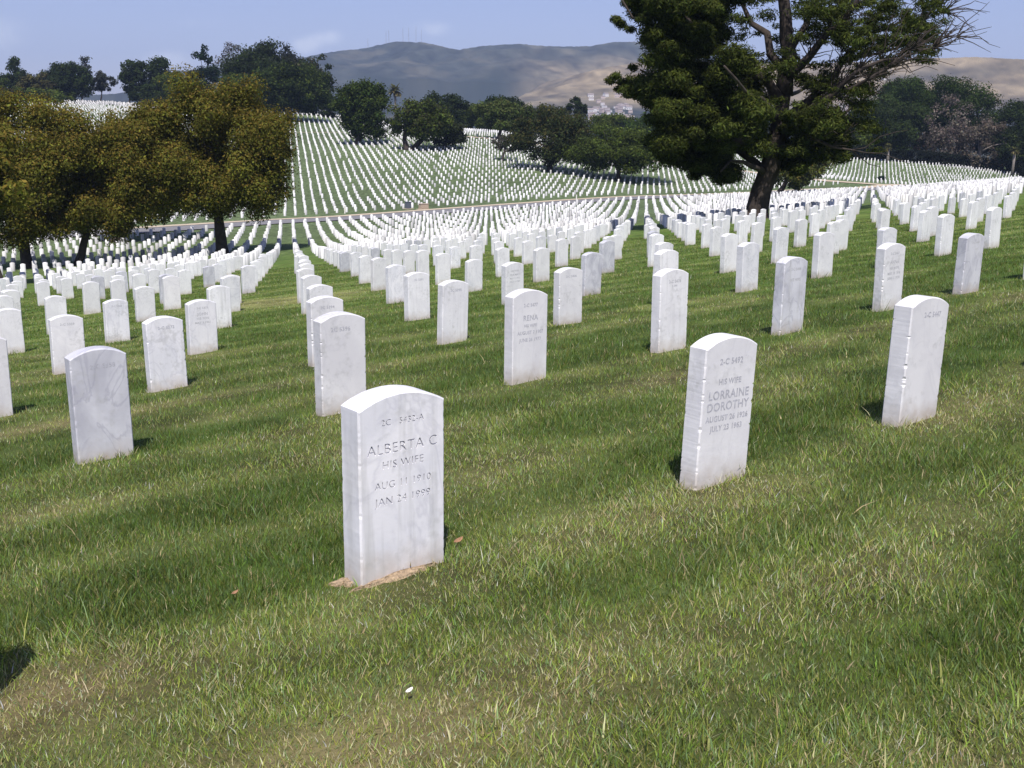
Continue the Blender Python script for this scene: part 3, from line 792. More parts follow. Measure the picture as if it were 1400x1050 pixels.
tagp(link('distant_headstones', np_mesh('distant_headstones', V, [qf.reshape(-1, 4)[:, ::-1], cap.reshape(-1, 7)[:, ::-1]], M['marble_far'], tn)),
     'thousands of tiny white headstones in curving lines across the valley and far slope', 'headstones', kind='stuff')

# sandy soil round the foot of the ALBERTA C stone, a dead leaf and a white petal
def soil_patch(cx, cy, rx, ry, ang, name):
    nr, na = 6, 28; V = []
    for a in range(nr):
        for b in range(na):
            w_ = 2 * math.pi * b / na; rr_ = (a + 0.3) / nr * (1 + 0.28 * math.sin(3 * w_ + cx) + 0.2 * math.sin(7 * w_ + 1))
            u_, v_ = rr_ * rx * math.cos(w_), rr_ * ry * math.sin(w_)
            x = cx + u_ * math.cos(ang) - v_ * math.sin(ang); y = cy + u_ * math.sin(ang) + v_ * math.cos(ang)
            V.append((x, y, gz(x, y) + 0.012 * (1 - rr_) + 0.006 * random.random() + (-.012 if a == nr - 1 else 0.006)))
    F = [(a * na + b, a * na + (b + 1) % na, (a + 1) * na + (b + 1) % na, (a + 1) * na + b) for a in range(nr - 1) for b in range(na)]
    F = [f[::-1] for f in F] + [tuple(range(na))]
    me = bpy.data.meshes.new(name); me.from_pydata(V, [], F); me.materials.append(M['sand']); me.update()
    return tagp(link(name, me), kind='structure')
q = plane_hit(545, 793)
SOIL = [(q[0] + 0.0, q[1] + 0.01, 0.19, 0.032, PHI), (q[0] - 0.17, q[1] - 0.0, 0.075, 0.045, 0.3)]
for s_ in SOIL: soil_patch(*s_, 'bare_soil')

def small_leaf(px, py, mat, label, size=0.035, cat='leaf', name='fallen_leaf'):
    q = plane_hit(px, py); V = []; F = []
    outl = [(-1, 0), (-0.6, 0.35), (0, 0.5), (0.6, 0.32), (1, 0), (0.6, -0.35), (0, -0.45), (-0.6, -0.3)]
    for kz in (0, 0.05):
        for a, b in outl: V.append((a * size, b * size, size * (0.35 * abs(a) ** 2 + 0.3 * abs(b) + kz)))
    n_ = len(outl)
    F = [tuple(range(n_))[::-1], tuple(range(n_, 2 * n_))] + [(a, (a + 1) % n_, n_ + (a + 1) % n_, n_ + a) for a in range(n_)]
    me = bpy.data.meshes.new(name); me.from_pydata(V, [], F); me.materials.append(mat); me.update()
    o = link(name, me, None, (q[0], q[1], gz(q[0], q[1]) + 0.03)); o.rotation_euler = (0.2, -0.3, 0.7)
    tagp(o, label, cat)
small_leaf(627, 752, M['dead_leaf'], 'curled brown dead leaf at the right foot of the ALBERTA C stone', 0.022)
small_leaf(560, 962, M['white_paint'], 'small pale petal lying in the grass in front of the ALBERTA C stone', 0.012, 'petal', 'fallen_petal')
small_leaf(322, 823, M['dead_leaf'], 'tiny brown dead leaf in the grass left of the ALBERTA C stone', 0.014)

# ------------------------------------------------------------------ grass blades
FEET = [(X[k], Y[k]) for k in sorted(indiv, key=lambda q: D[q])[:30] if (int(ii[k]), int(jj[k])) != (0, 0)]
def grass(name, n0, r0, r1, power, width, height, fold, az_lim, label, seed, lie=0.0, dryp=0.0, clumped=0.0):
    g = np.random.default_rng(seed)
    # radial sampling with density falling as r^-power
    edges = np.linspace(r0, r1, 400); mid = 0.5 * (edges[1:] + edges[:-1])
    wide = az_lim + 24      # a little lawn past the edges of the view
    cnt = n0 * (r0 / mid) ** power * 2 * math.radians(wide) * mid * np.diff(edges)
    tot = int(cnt.sum()); c = np.cumsum(cnt); c /= c[-1]
    r = np.interp(g.random(tot), np.concatenate([[0], c]), edges)
    a = np.radians(g.uniform(-wide, wide, tot))
    side_ = np.abs(a) > math.radians(az_lim)
    x = r * np.sin(a); y = r * np.cos(a)
    d = dry_shade_field(x, y)
    s, t = st(x, y); ph = ((s - 2.84) / 3.056) % 1.0
    lush = np.clip(1 - d, 0, 1)
    keepm = (g.random(tot) < (0.60 + 0.4 * lush)) & (~side_ | (g.random(tot) < 0.35))
    if clumped: keepm &= fbm(x, y, 0.22, 79, 2) > clumped
    for (cx, cy, rx, ry, an) in SOIL:
        ca, sa = math.cos(-an), math.sin(-an)
        e = ((ca * (x - cx) - sa * (y - cy)) / rx) ** 2 + ((sa * (x - cx) + ca * (y - cy)) / ry) ** 2
        keepm &= (e > 0.8) | (g.random(tot) < 0.25)
    x, y, r, d, lush, side_ = [v[keepm] for v in (x, y, r, d, lush, side_)]; n_ = len(x)
    z = ground_z(x, y)
    tuft = fbm(x, y, 0.16, 71, 2); clump = fbm(x, y, 0.6, 72, 2)
    h = height * (0.55 + 0.65 * lush) * (0.4 + 1.0 * tuft) * (0.6 + 0.8 * clump) * g.lognormal(0, 0.33, n_)
    for (cx, cy) in FEET:
        q_ = (x - cx) ** 2 + (y - cy) ** 2 < 0.16
        if q_.any():
            e_ = np.abs((x[q_] - cx) * ux + (y[q_] - cy) * uy); f_ = np.abs(-(x[q_] - cx) * uy + (y[q_] - cy) * ux - 0.05)
            h[q_] *= 1 + 1.0 * (1 - sstep(0.17, 0.23, e_)) * (1 - sstep(0.07, 0.13, f_)) * (0.3 + 1.2 * fbm(x[q_], y[q_], 0.07, 81, 1))
    wd = np.where(side_, 1.6, 1.0) * (width[0] + width[1] * r) * g.uniform(0.6, 1.3, n_)
    th = g.uniform(0, 2 * np.pi, n_)
    # blades lie over more where dry; neighbours lean alike
    lean_a = 2 * np.pi * fbm(x, y, 0.25, 73, 2) * 2 + g.normal(0, 1.8, n_)
    lean = np.clip(g.normal(0.7, 0.45, n_) + 0.6 * d, 0.05, 2.2) + lie * g.random(n_)
    dx, dy = np.cos(lean_a), np.sin(lean_a)
    px_, py_ = np.cos(th) * wd / 2, np.sin(th) * wd / 2
    hz_ = h / np.sqrt(1 + lean ** 2); hl = hz_ * lean
    b0 = np.stack([x - px_, y - py_, z - 0.01], 1); b1 = np.stack([x + px_, y + py_, z - 0.01], 1)
    tip = np.stack([x + dx * hl, y + dy * hl, z + hz_], 1)
    # colour of each blade
    u = g.random(n_)
    green = (np.array([0.125, 0.205, 0.028]) + np.array([0.14, 0.12, 0.026]) * d[:, None]) * g.lognormal(0, 0.28, (n_, 1)) * (1 + g.normal(0, 0.08, (n_, 3)))
    blue = np.array([0.160, 0.240, 0.09]); yellow = np.array([0.29, 0.31, 0.065]); straw = np.array([0.52, 0.43, 0.23])
    c_ = np.where((u < 0.25)[:, None], blue * g.lognormal(0, 0.25, (n_, 1)), green)
    c_ = np.where(((u > 0.55) & (u < 0.80))[:, None], yellow * g.lognormal(0, 0.25, (n_, 1)) * (0.6 + 0.4 * d[:, None]), c_)
    isd = g.random(n_) < np.clip(0.035 + dryp + 0.48 * d ** 1.5, 0, 0.9)
    c_ = np.where(isd[:, None], straw * g.lognormal(0, 0.35, (n_, 1)) * (1 + g.normal(0, 0.05, (n_, 3))), c_)
    c_ = c_ * (1.08 - 0.42 * lush ** 2)[:, None] if False else c_ * (0.78 + 0.34 * sstep(0.0, 0.40, d))[:, None]
    c_ = np.clip(c_, 0.004, 0.6)
    if fold:
        m0 = 0.5 * (b0 + tip); m1 = 0.5 * (b1 + tip); bend = (h * 0.08)[:, None] * np.stack([-dx * 0.6, -dy * 0.6, np.full(n_, 0.8)], 1)
        m0 = m0 + bend + (b0 - b1) * 0.18; m1 = m1 + bend + (b1 - b0) * 0.18
        V = np.stack([b0, b1, m1, m0, tip], 1).reshape(-1, 3); k = np.arange(n_)[:, None] * 5
        F = [k + np.array([[0, 1, 2, 3]]), k + np.array([[3, 2, 4]])]; rep = 5
    else:
        V = np.stack([b0, b1, tip], 1).reshape(-1, 3); k = np.arange(n_)[:, None] * 3
        F = [k + np.array([[0, 1, 2]])]; rep = 3
    tagp(link(name, np_mesh(name, V, F, M['blade'], np.repeat(c_, rep, axis=0))), label, 'grass', kind='stuff')
    return n_
ng = grass('lawn_grass', 40000, 1.6, 7.0, 1.25, (0.0022, 0.0002), 0.029, True, 37, 'short mown lawn grass with straw coloured patches in the foreground', 1)
ng += grass('lawn_thatch', 30000, 1.6, 6.0, 1.6, (0.0026, 0.0003), 0.030, False, 37, 'matted flat blades and dry clippings in the foreground lawn', 3, 5.0, 0.14)
ng += grass('coarse_grass', 1500, 1.6, 9.0, 1.3, (0.0042, 0.0002), 0.058, True, 36, 'scattered tufts of coarser longer grass in the foreground lawn', 4, 0.4, 0.0, 0.58)
ng += grass('lawn_grass', 4600, 7.0, 46.0, 1.45, (0.0016, 0.00052), 0.031, False, 32, 'mown lawn grass between the nearer rows of headstones', 2)
print('blades', ng)

# ------------------------------------------------------------------ trees
def leaves(centres, radii_, per, size, colour, seed, flat=0.75, var=0.3, yellow=None, yel_amt=0.0, up=0.4, asp=0.55):
    """many small leaf cards spread through clumps -> (V, F, tint)"""
    g = np.random.default_rng(seed)
    centres = np.asarray(centres, float); radii_ = np.asarray(radii_, float)
    cnt = np.maximum(6, (per * (radii_ / radii_.mean()) ** 2).astype(int))
    idx = np.repeat(np.arange(len(centres)), cnt); n_ = len(idx)
    dirs = g.normal(size=(n_, 3)); dirs /= np.linalg.norm(dirs, axis=1)[:, None]
    rr_ = radii_[idx] * g.random(n_) ** 0.45 * g.uniform(0.75, 1.15, n_)
    dirs2 = dirs.copy(); dirs2[:, 2] *= flat
    P = centres[idx] + dirs2 * rr_[:, None]
    nr = dirs + g.normal(0, 0.55, (n_, 3)); nr[:, 2] += up; nr /= np.linalg.norm(nr, axis=1)[:, None]
    a = np.cross(nr, g.normal(size=(n_, 3))); a /= np.linalg.norm(a, axis=1)[:, None] + 1e-9
    b = np.cross(nr, a)
    sz = size * g.uniform(0.55, 1.45, n_)
    V = np.stack([P - a * sz[:, None], P + b * sz[:, None] * asp, P + a * sz[:, None], P - b * sz[:, None] * asp], 1)
    cl_tone = g.lognormal(0, 0.22, len(centres))[idx]
    c_ = np.asarray(colour)[None] * (cl_tone * g.lognormal(0, var, n_))[:, None] * (1 + g.normal(0, 0.06, (n_, 3)))
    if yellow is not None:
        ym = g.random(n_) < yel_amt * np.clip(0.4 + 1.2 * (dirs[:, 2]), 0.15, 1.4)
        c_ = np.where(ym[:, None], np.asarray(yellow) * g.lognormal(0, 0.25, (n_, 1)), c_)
    F = np.arange(n_ * 4).reshape(-1, 4)
    return V.reshape(-1, 3), F, np.repeat(np.clip(c_, 0.004, 0.5), 4, axis=0)

def limb_pts(a, b, sag=0.0, k=6, wob=0.06, g=rng):
    a = np.asarray(a, float); b = np.asarray(b, float); L_ = np.linalg.norm(b - a)
    t = np.linspace(0, 1, k)[:, None]
    p_ = a + (b - a) * t + np.array([0, 0, 1.0]) * (sag * L_ * np.sin(math.pi * t)) + g.normal(0, wob * L_ / k, (k, 3)) * np.sin(math.pi * t)
    return p_

def tree(name, px, base_d, crown, leaf0, colour, label, cat='tree', group=None, nclump=40, cover=4.0, yellow=None, yel_amt=0.0, trunk_w=None,
         base=None, stems=1, bark='bark', flat=0.8, depth_ratio=0.9, var=0.3, clump_r=0.26, seed=0, shell=0.5, cone=0.0):
    """crown = (px0, px1, ytop, ybottom) as seen in the photo; the crown is a real volume round the trunk"""
    g = np.random.default_rng(seed * 37 + 1)
    d = base_d; leaf = leaf0 * 1.15; nclump = int(nclump * 1.6); cover = cover * 2.1 if cover > 2.5 else cover * 1.5; clump_r = clump_r * 1.08
    if base is None:
        q = at(px, 200, d); bx_, by_ = q[0], q[1]; b = np.array([bx_, by_, gz(bx_, by_)])
    else: b = np.asarray(base, float); d = b[1]
    c0 = at(crown[0], crown[2], d); c1 = at(crown[1], crown[3], d)
    cx = 0.5 * (c0[0] + c1[0]); cz = 0.5 * (c0[2] + c1[2]); rx = 0.5 * (c1[0] - c0[0]); rz = 0.5 * (c0[2] - c1[2]); ry = rx * depth_ratio
    # clumps: mostly in the outer shell, lobed outline
    cs = []; rs = []
    ph_ = g.uniform(0, 6.28, 3)
    while len(cs) < nclump:
        v = g.normal(size=3); v /= np.linalg.norm(v)
        rad = (shell + (1 - shell) * g.random()) if g.random() < 0.8 else g.random() * 0.8
        az_ = math.atan2(v[1], v[0])
        lob = 1 + 0.13 * math.sin(3 * az_ + ph_[0] + 2 * v[2]) + 0.10 * math.sin(5 * az_ + ph_[1]) + g.normal(0, 0.05)
        k_ = (1 - 0.72 * clump_r) * rad * lob
        w_ = 1 - cone * 0.5 * (v[2] * k_ + 1)
        p_ = np.array([cx + v[0] * k_ * rx * w_, b[1] + v[1] * k_ * ry * w_, cz + v[2] * k_ * rz])
        cs.append(p_); rs.append(clump_r * (rx + rz) * 0.5 * g.uniform(0.65, 1.3))
    cs = np.array(cs); rs = np.array(rs)
    for ax, c_, r_ in ((0, cx, rx), (2, cz, rz)):      # fill the crown's own width and height
        lo = np.percentile(cs[:, ax] - 0.8 * rs, 3); hi = np.percentile(cs[:, ax] + 0.8 * rs, 97)
        cs[:, ax] = c_ + (cs[:, ax] - 0.5 * (lo + hi)) * (2 * r_ - 1.6 * rs.mean()) / max(hi - lo - 1.6 * rs.mean(), 0.1)
    qn = np.stack([(cs[:, 0] - cx) / np.maximum(rx - 0.75 * rs, 0.1), (cs[:, 1] - b[1]) / np.maximum(ry - 0.75 * rs, 0.1), (cs[:, 2] - cz) / np.maximum(rz - 0.75 * rs, 0.1)], 1)
    ln = np.linalg.norm(qn, axis=1); f_ = np.minimum(1, (1.03 + g.normal(0, 0.12, len(ln))) / np.maximum(ln, 1e-6))
    cs = np.array([cx, b[1], cz]) + (cs - np.array([cx, b[1], cz])) * f_[:, None]
    area = 4 * rx * rz * 0.8; per = cover * area / (leaf * leaf * 1.1) / nclump
    V, F, tn = leaves(cs, rs, per, leaf, colour, seed + 500, flat, var, yellow, yel_amt)
    root = empty(name, b); tagp(root, label, cat, group)
    V = V - b
    link('crown', np_mesh('crown', V, [F], M['leaf'], tn), root)
    tw = trunk_w or max(0.12, 0.05 * (rx + rz))
    mb = MB()
    top = np.array([cx - b[0], 0, cz - b[2] + rz * 0.25])
    for s_ in range(stems):
        off_ = np.array([(s_ - (stems - 1) / 2) * 0.55 * rx, g.normal(0, 0.2) * rx * (stems > 1), 0]) if stems > 1 else np.zeros(3)
        fork = np.array([(cx - b[0]) * 0.4, 0, max(0.25 * (cz - rz - b[2]) + 0.2, (cz - rz * 0.85 - b[2]))]) + off_ * 0.9
        tp = top * np.array([1, 1, 1.0]) + off_ * 1.3
        pts = np.concatenate([limb_pts([off_[0] * 0.1, 0, -0.4], fork, 0, 5, 0.05, g), limb_pts(fork, tp, 0, 5, 0.1, g)[1:]])
        ra = np.concatenate([[tw * 0.75], np.linspace(tw * 0.55, tw * 0.42, 4), np.linspace(tw * 0.38, tw * 0.1, 4)])
        mb.tube(pts, ra, 9, 0.16)
        pick = g.choice(len(cs), min(len(cs), 9), replace=False)
        for q in pick:
            e = cs[q] - b
            a_ = fork + (tp - fork) * g.uniform(0.0, 0.6)
            mb.tube(limb_pts(a_, e, 0.08, 6, 0.12, g), np.linspace(tw * 0.22, tw * 0.05, 6), 6, 0.1)
    mb.build('trunk', M[bark], root, True)
    return root

OLIVE = (0.130, 0.128, 0.022); GOLD = (0.185, 0.135, 0.028); DARKG = (0.034, 0.054, 0.012); MIDG = (0.070, 0.094, 0.017); DUSKY = (0.028, 0.042, 0.012)
GO = 'golden olive trees standing among the headstones on the left'
tree('broadleaf_tree', 305, 60, (162, 411, 106, 309), 0.088, OLIVE, 'broad golden olive tree right of its group with a thick dark trunk among headstones', group=GO, nclump=110, cover=5.2, yellow=GOLD, yel_amt=0.36, trunk_w=0.85, base=hit(305, 348), clump_r=0.21, seed=1)
tree('broadleaf_tree', 105, 56, (40, 228, 150, 336), 0.088, OLIVE, 'golden olive tree with a straight dark trunk, middle of the three front ones', group=GO, nclump=75, cover=4.6, yellow=GOLD, yel_amt=0.42, trunk_w=0.62, base=hit(105, 363), clump_r=0.23, seed=2)
tree('broadleaf_tree', 38, 53, (-95, 132, 114, 342), 0.088, OLIVE, 'golden olive tree with a thick trunk at the left edge of the photo', group=GO, nclump=85, cover=4.6, yellow=GOLD, yel_amt=0.42, trunk_w=0.80, base=hit(38, 367), clump_r=0.22, seed=3)
tree('broadleaf_tree', 158, 88, (100, 290, 150, 312), 0.125, OLIVE, 'golden olive tree standing farther back between the two trunks, near the road', group=GO, nclump=70, cover=4.4, yellow=GOLD, yel_amt=0.34, trunk_w=1.2, base=hit(158, 331), clump_r=0.23, seed=4)
tree('broadleaf_tree', -18, 60, (-190, 45, 140, 322), 0.12, OLIVE, 'golden olive tree cut off by the left side of the photo', group=GO, nclump=60, cover=4.2, yellow=GOLD, yel_amt=0.4, trunk_w=0.7, seed=5)

GH = 'dark trees on the far slope'
tree('round_tree', 488, 0, (452, 536, 106, 194), 0.24, DARKG, 'dense round dark green tree alone on the far slope', group=GH, nclump=60, cover=5.5, trunk_w=1.3, base=hit(488, 197.5), seed=11, yellow=MIDG, yel_amt=0.35)
tree('spreading_tree', 558, 0, (526, 622, 132, 196), 0.24, MIDG, 'spreading dark tree with a forked trunk right of the round tree', group=GH, nclump=55, cover=4.2, trunk_w=1.2, stems=2, base=hit(558, 205), seed=12, yellow=(0.05, 0.052, 0.02), yel_amt=0.4)
tree('spreading_tree', 612, 0, (582, 640, 158, 202), 0.22, (0.045, 0.055, 0.022), 'low grey green tree touching the forked tree on its right', group=GH, nclump=35, cover=4.2, trunk_w=0.8, base=hit(608, 203), seed=13)
tree('cypress', 600, 330, (572, 640, 122, 180), 0.3, DUSKY, 'dark flat topped cypress behind the forked tree', group=GH, nclump=36, cover=4.4, seed=14)
tree('evergreen_tree', 395, 0, (338, 455, 84, 158), 0.32, DUSKY, 'broad very dark evergreen at the top edge of the far slope, trunk visible', group=GH, nclump=75, cover=5.0, trunk_w=1.7, base=hit(395, 166), seed=15, yellow=MIDG, yel_amt=0.3)
tree('evergreen_tree', 350, 350, (298, 402, 54, 165), 0.36, DUSKY, 'tall dark evergreen behind the broad evergreen on the hilltop', group=GH, nclump=70, cover=4.6, seed=16, yellow=(0.04, 0.05, 0.03), yel_amt=0.3)
tree('evergreen_tree', 428, 350, (390, 460, 76, 162), 0.34, DUSKY, 'dark evergreen on the hilltop, right end of the big clump', group=GH, nclump=50, cover=4.4, seed=17, yellow=(0.06, 0.055, 0.03), yel_amt=0.2)
tree('evergreen_tree', 375, 372, (330, 425, 56, 130), 0.34, (0.035, 0.04, 0.025), 'ragged greyish treetop rising behind the hilltop evergreens', group=GH, nclump=45, cover=2.2, seed=18, clump_r=0.2)
tree('pine_tree', 285, 360, (250, 304, 62, 150), 0.33, (0.02, 0.036, 0.02), 'ragged pine with open branches left of the hilltop evergreens', group=GH, nclump=34, cover=2.6, seed=19, clump_r=0.22)
tree('bare_tree', 315, 380, (292, 345, 54, 110), 0.28, (0.10, 0.095, 0.085), 'thin greyish half bare treetop on the hilltop between pine and evergreens', group=GH, nclump=26, cover=0.9, bark='bark_grey', seed=20)
tree('evergreen_tree', 325, 340, (296, 352, 96, 150), 0.3, MIDG, 'lighter green tree in front of the hilltop evergreens, above the golden tree', group=GH, nclump=36, cover=4.0, seed=21)
GL = 'dark treetops along the left skyline'
tree('evergreen_tree', 18, 400, (-14, 46, 80, 150), 0.36, DUSKY, 'dark rounded treetop at the left end of the skyline', group=GL, nclump=36, cover=4.6, seed=22)
tree('evergreen_tree', 48, 385, (14, 84, 97, 155), 0.36, (0.06, 0.056, 0.02), 'olive green treetop below the leftmost dark skyline tree', group=GL, nclump=36, cover=4.4, seed=23)
tree('evergreen_tree', 95, 395, (52, 128, 83, 142), 0.36, DUSKY, 'wide dark pointed treetop on the left skyline beside the thin pale one', group=GL, nclump=46, cover=4.6, seed=24, cone=0.3)
tree('cypress', 116, 405, (104, 131, 72, 135), 0.33, (0.055, 0.06, 0.05), 'thin pale grey pointed treetop on the left skyline', group=GL, nclump=26, cover=2.2, seed=25, cone=0.5)
tree('evergreen_tree', 142, 410, (122, 162, 97, 130), 0.33, (0.05, 0.055, 0.04), 'small hazy treetop above the white hilltop stones', group=GL, nclump=20, cover=2.8, seed=26)
tree('evergreen_tree', 180, 395, (158, 208, 77, 134), 0.36, DUSKY, 'dark rounded treetop right of the white hilltop stones', group=GL, nclump=36, cover=4.2, seed=27)
tree('evergreen_tree', 222, 392, (194, 244, 76, 145), 0.36, DUSKY, 'dark ragged treetop with a spike on its right, next to a rounded one', group=GL, nclump=36, cover=3.6, seed=28)
for k, (px, d_, cr_, lb) in enumerate([(250, 375, (226, 300, 104, 156), 'olive treetop in the skyline dip left of the ragged pine'), (205, 380, (174, 246, 112, 158), 'low dark treetop under the two skyline trees'), (75, 372, (30, 100, 118, 160), 'low dark treetop under the left skyline trees'), (455, 345, (436, 470, 128, 164), 'small dark tree right of the hilltop clump'), (0, 378, (-25, 34, 104, 152), 'dark bushy treetop low at the left edge of the skyline'), (70, 390, (40, 104, 99, 142), 'broad low green treetop between the two left skyline trees'), (232, 384, (206, 264, 94, 152), 'dark bushy treetop filling the skyline left of the pine'), (266, 366, (244, 292, 112, 158), 'low olive treetop just under the ragged pine')]):
    tree('evergreen_tree', px, d_, cr_, 0.34, MIDG if k % 2 == 0 else DUSKY, lb, group=GL, nclump=26, cover=4.2, seed=30 + k)

GC = 'trees in the middle distance right of centre'
tree('spreading_tree', 680, 0, (648, 732, 133, 184), 0.26, (0.06, 0.082, 0.02), 'light green spreading tree beside the upper road', group=GC, nclump=42, cover=4.2, trunk_w=0.9, base=hit(680, 190.5), seed=41, yellow=(0.09, 0.10, 0.03), yel_amt=0.3)
tree('small_tree', 686, 0, (672, 716, 181, 210), 0.17, (0.075, 0.072, 0.052), 'small greyish brown tree in front of the light green one', group=GC, nclump=24, cover=2.4, trunk_w=0.5, base=hit(686, 220), seed=42)
tree('spreading_tree', 751, 0, (694, 815, 148, 228), 0.2, (0.038, 0.05, 0.016), 'wide low dark green tree left of the big cypress', group=GC, nclump=60, cover=4.4, trunk_w=1.1, base=hit(751, 234), seed=43, yellow=(0.085, 0.075, 0.022), yel_amt=0.3)
tree('spreading_tree', 845, 0, (765, 925, 166, 244), 0.19, MIDG, 'wide low green tree whose foliage touches the big cypress on its left', group=GC, nclump=75, cover=4.6, trunk_w=0.9, base=hit(846, 247), seed=44, yellow=(0.055, 0.075, 0.02), yel_amt=0.35, flat=0.6)
tree('cypress', 788, 360, (772, 804, 131, 162), 0.3, DUSKY, 'small dark pointed tree in front of the distant town', group=GC, nclump=24, cover=4.4, seed=45)
for k, (px, d_, cr_, col_, lb) in enumerate([(660, 335, (636, 700, 136, 186), MIDG, 'dark tree at the top of the cemetery behind the light green one'), (735, 330, (690, 785, 140, 185), (0.05, 0.055, 0.018), 'olive tree behind the wide low dark tree'),
        (830, 330, (800, 880, 152, 190), MIDG, 'green tree below the distant town beside the cypress'), (625, 345, (606, 660, 142, 184), MIDG, 'dark tree behind the small right hand palm'), (880, 320, (850, 930, 150, 205), DARKG, 'dark tree hidden behind the left foliage of the cypress'),
        (700, 345, (655, 715, 128, 170), DUSKY, 'dark rounded treetop below the brown foothill')]):
    tree('background_tree', px, d_, cr_, 0.3, col_, lb, group=GC, nclump=36, cover=4.2, seed=50 + k)
GR = 'tree belt along the right edge of the cemetery'
tree('broadleaf_tree', 1086, 150, (1046, 1132, 186, 262), 0.17, (0.075, 0.085, 0.018), 'golden green small tree just right of the cypress trunk', group=GR, nclump=55, cover=4.4, trunk_w=0.9, base=hit(1060, 268), seed=61, yellow=GOLD, yel_amt=0.22)
for k, (nm, px, d_, cr_, col_, lb, cv, bk) in enumerate([
    ('broadleaf_tree', 1150, 298, (1100, 1200, 152, 222), MIDG, 'green tree at the left end of the right hand tree belt', 4.4, 'bark'),
    ('broadleaf_tree', 1205, 300, (1150, 1262, 128, 224), (0.035, 0.052, 0.014), 'leafy green tree behind the pale stumpy palm', 4.6, 'bark'),
    ('cypress', 1265, 312, (1196, 1350, 100, 215), DARKG, 'large dark domed cypress rising highest in the right hand tree belt', 4.8, 'bark'),
    ('bare_tree', 1300, 298, (1252, 1350, 128, 230), (0.15, 0.125, 0.105), 'grey brown half dead tree with drooping bare branches', 1.2, 'bark_grey'),
    ('cypress', 1372, 300, (1334, 1420, 134, 236), DUSKY, 'dark rounded evergreen at the right end of the tree belt', 4.8, 'bark'),
    ('bare_tree', 1340, 296, (1300, 1385, 158, 236), (0.12, 0.10, 0.075), 'brownish thin tree with bare twigs left of the dark evergreen', 1.4, 'bark_grey'),
    ('broadleaf_tree', 1398, 288, (1370, 1440, 165, 240), (0.04, 0.055, 0.015), 'leafy green tree at the right edge of the photo', 4.0, 'bark'),
    ('cypress', 1240, 330, (1196, 1290, 104, 160), DARKG, 'dark shrubby treetop behind the leafy green tree', 4.2, 'bark'),
    ('cypress', 1440, 305, (1405, 1500, 125, 240), DUSKY, 'dark evergreen just past the right edge of the photo', 4.4, 'bark')]):
    tree(nm, px, d_, cr_, 0.27, col_, lb, group=GR, nclump=50, cover=cv, bark=bk, seed=70 + k, clump_r=0.2 if cv < 2 else 0.25, trunk_w=1.1)
# dark hedge closing the section
mbV = []; 
hp = np.array([hit(px, y) for px, y in [(1095, 216), (1132, 217.5), (1180, 219), (1240, 222.5), (1290, 227), (1340, 232), (1400, 238), (1460, 243)]])
hs_c = []
for a, b in zip(hp[:-1], hp[1:]):
    for t_ in np.linspace(0, 1, 9)[:-1]:
        q = a + (b - a) * t_; q[1] += 2.0 + rng.random(); q[2] = gz(q[0], q[1])
        for z_ in (0.6, 1.7, 2.7): hs_c.append(q + np.array([rng.normal(0, .3), rng.normal(0, .5), z_]))
V, F, tn = leaves(hs_c, np.full(len(hs_c), 1.15), 120, 0.26, (0.012, 0.016, 0.010), 99)
tagp(link('hedge', np_mesh('hedge', V, [F], M['leaf'], tn)), 'long dark hedge along the top edge of the right hand section', 'hedge')
# low shrub in the right hand section
q = hit(1204, 246.5)
sh_c = [q + np.array([dx, rng.normal(0, .2), dz]) for dx, dz in ((-0.7, .35), (-.25, .6), (.25, .62), (.7, .4), (0, .3))]
V, F, tn = leaves(sh_c, np.full(5, 0.5), 150, 0.16, (0.012, 0.03, 0.026), 98)
tagp(link('shrub', np_mesh('shrub', V, [F], M['leaf'], tn)), 'low dark green shrub among the stones of the right hand section', 'shrub')

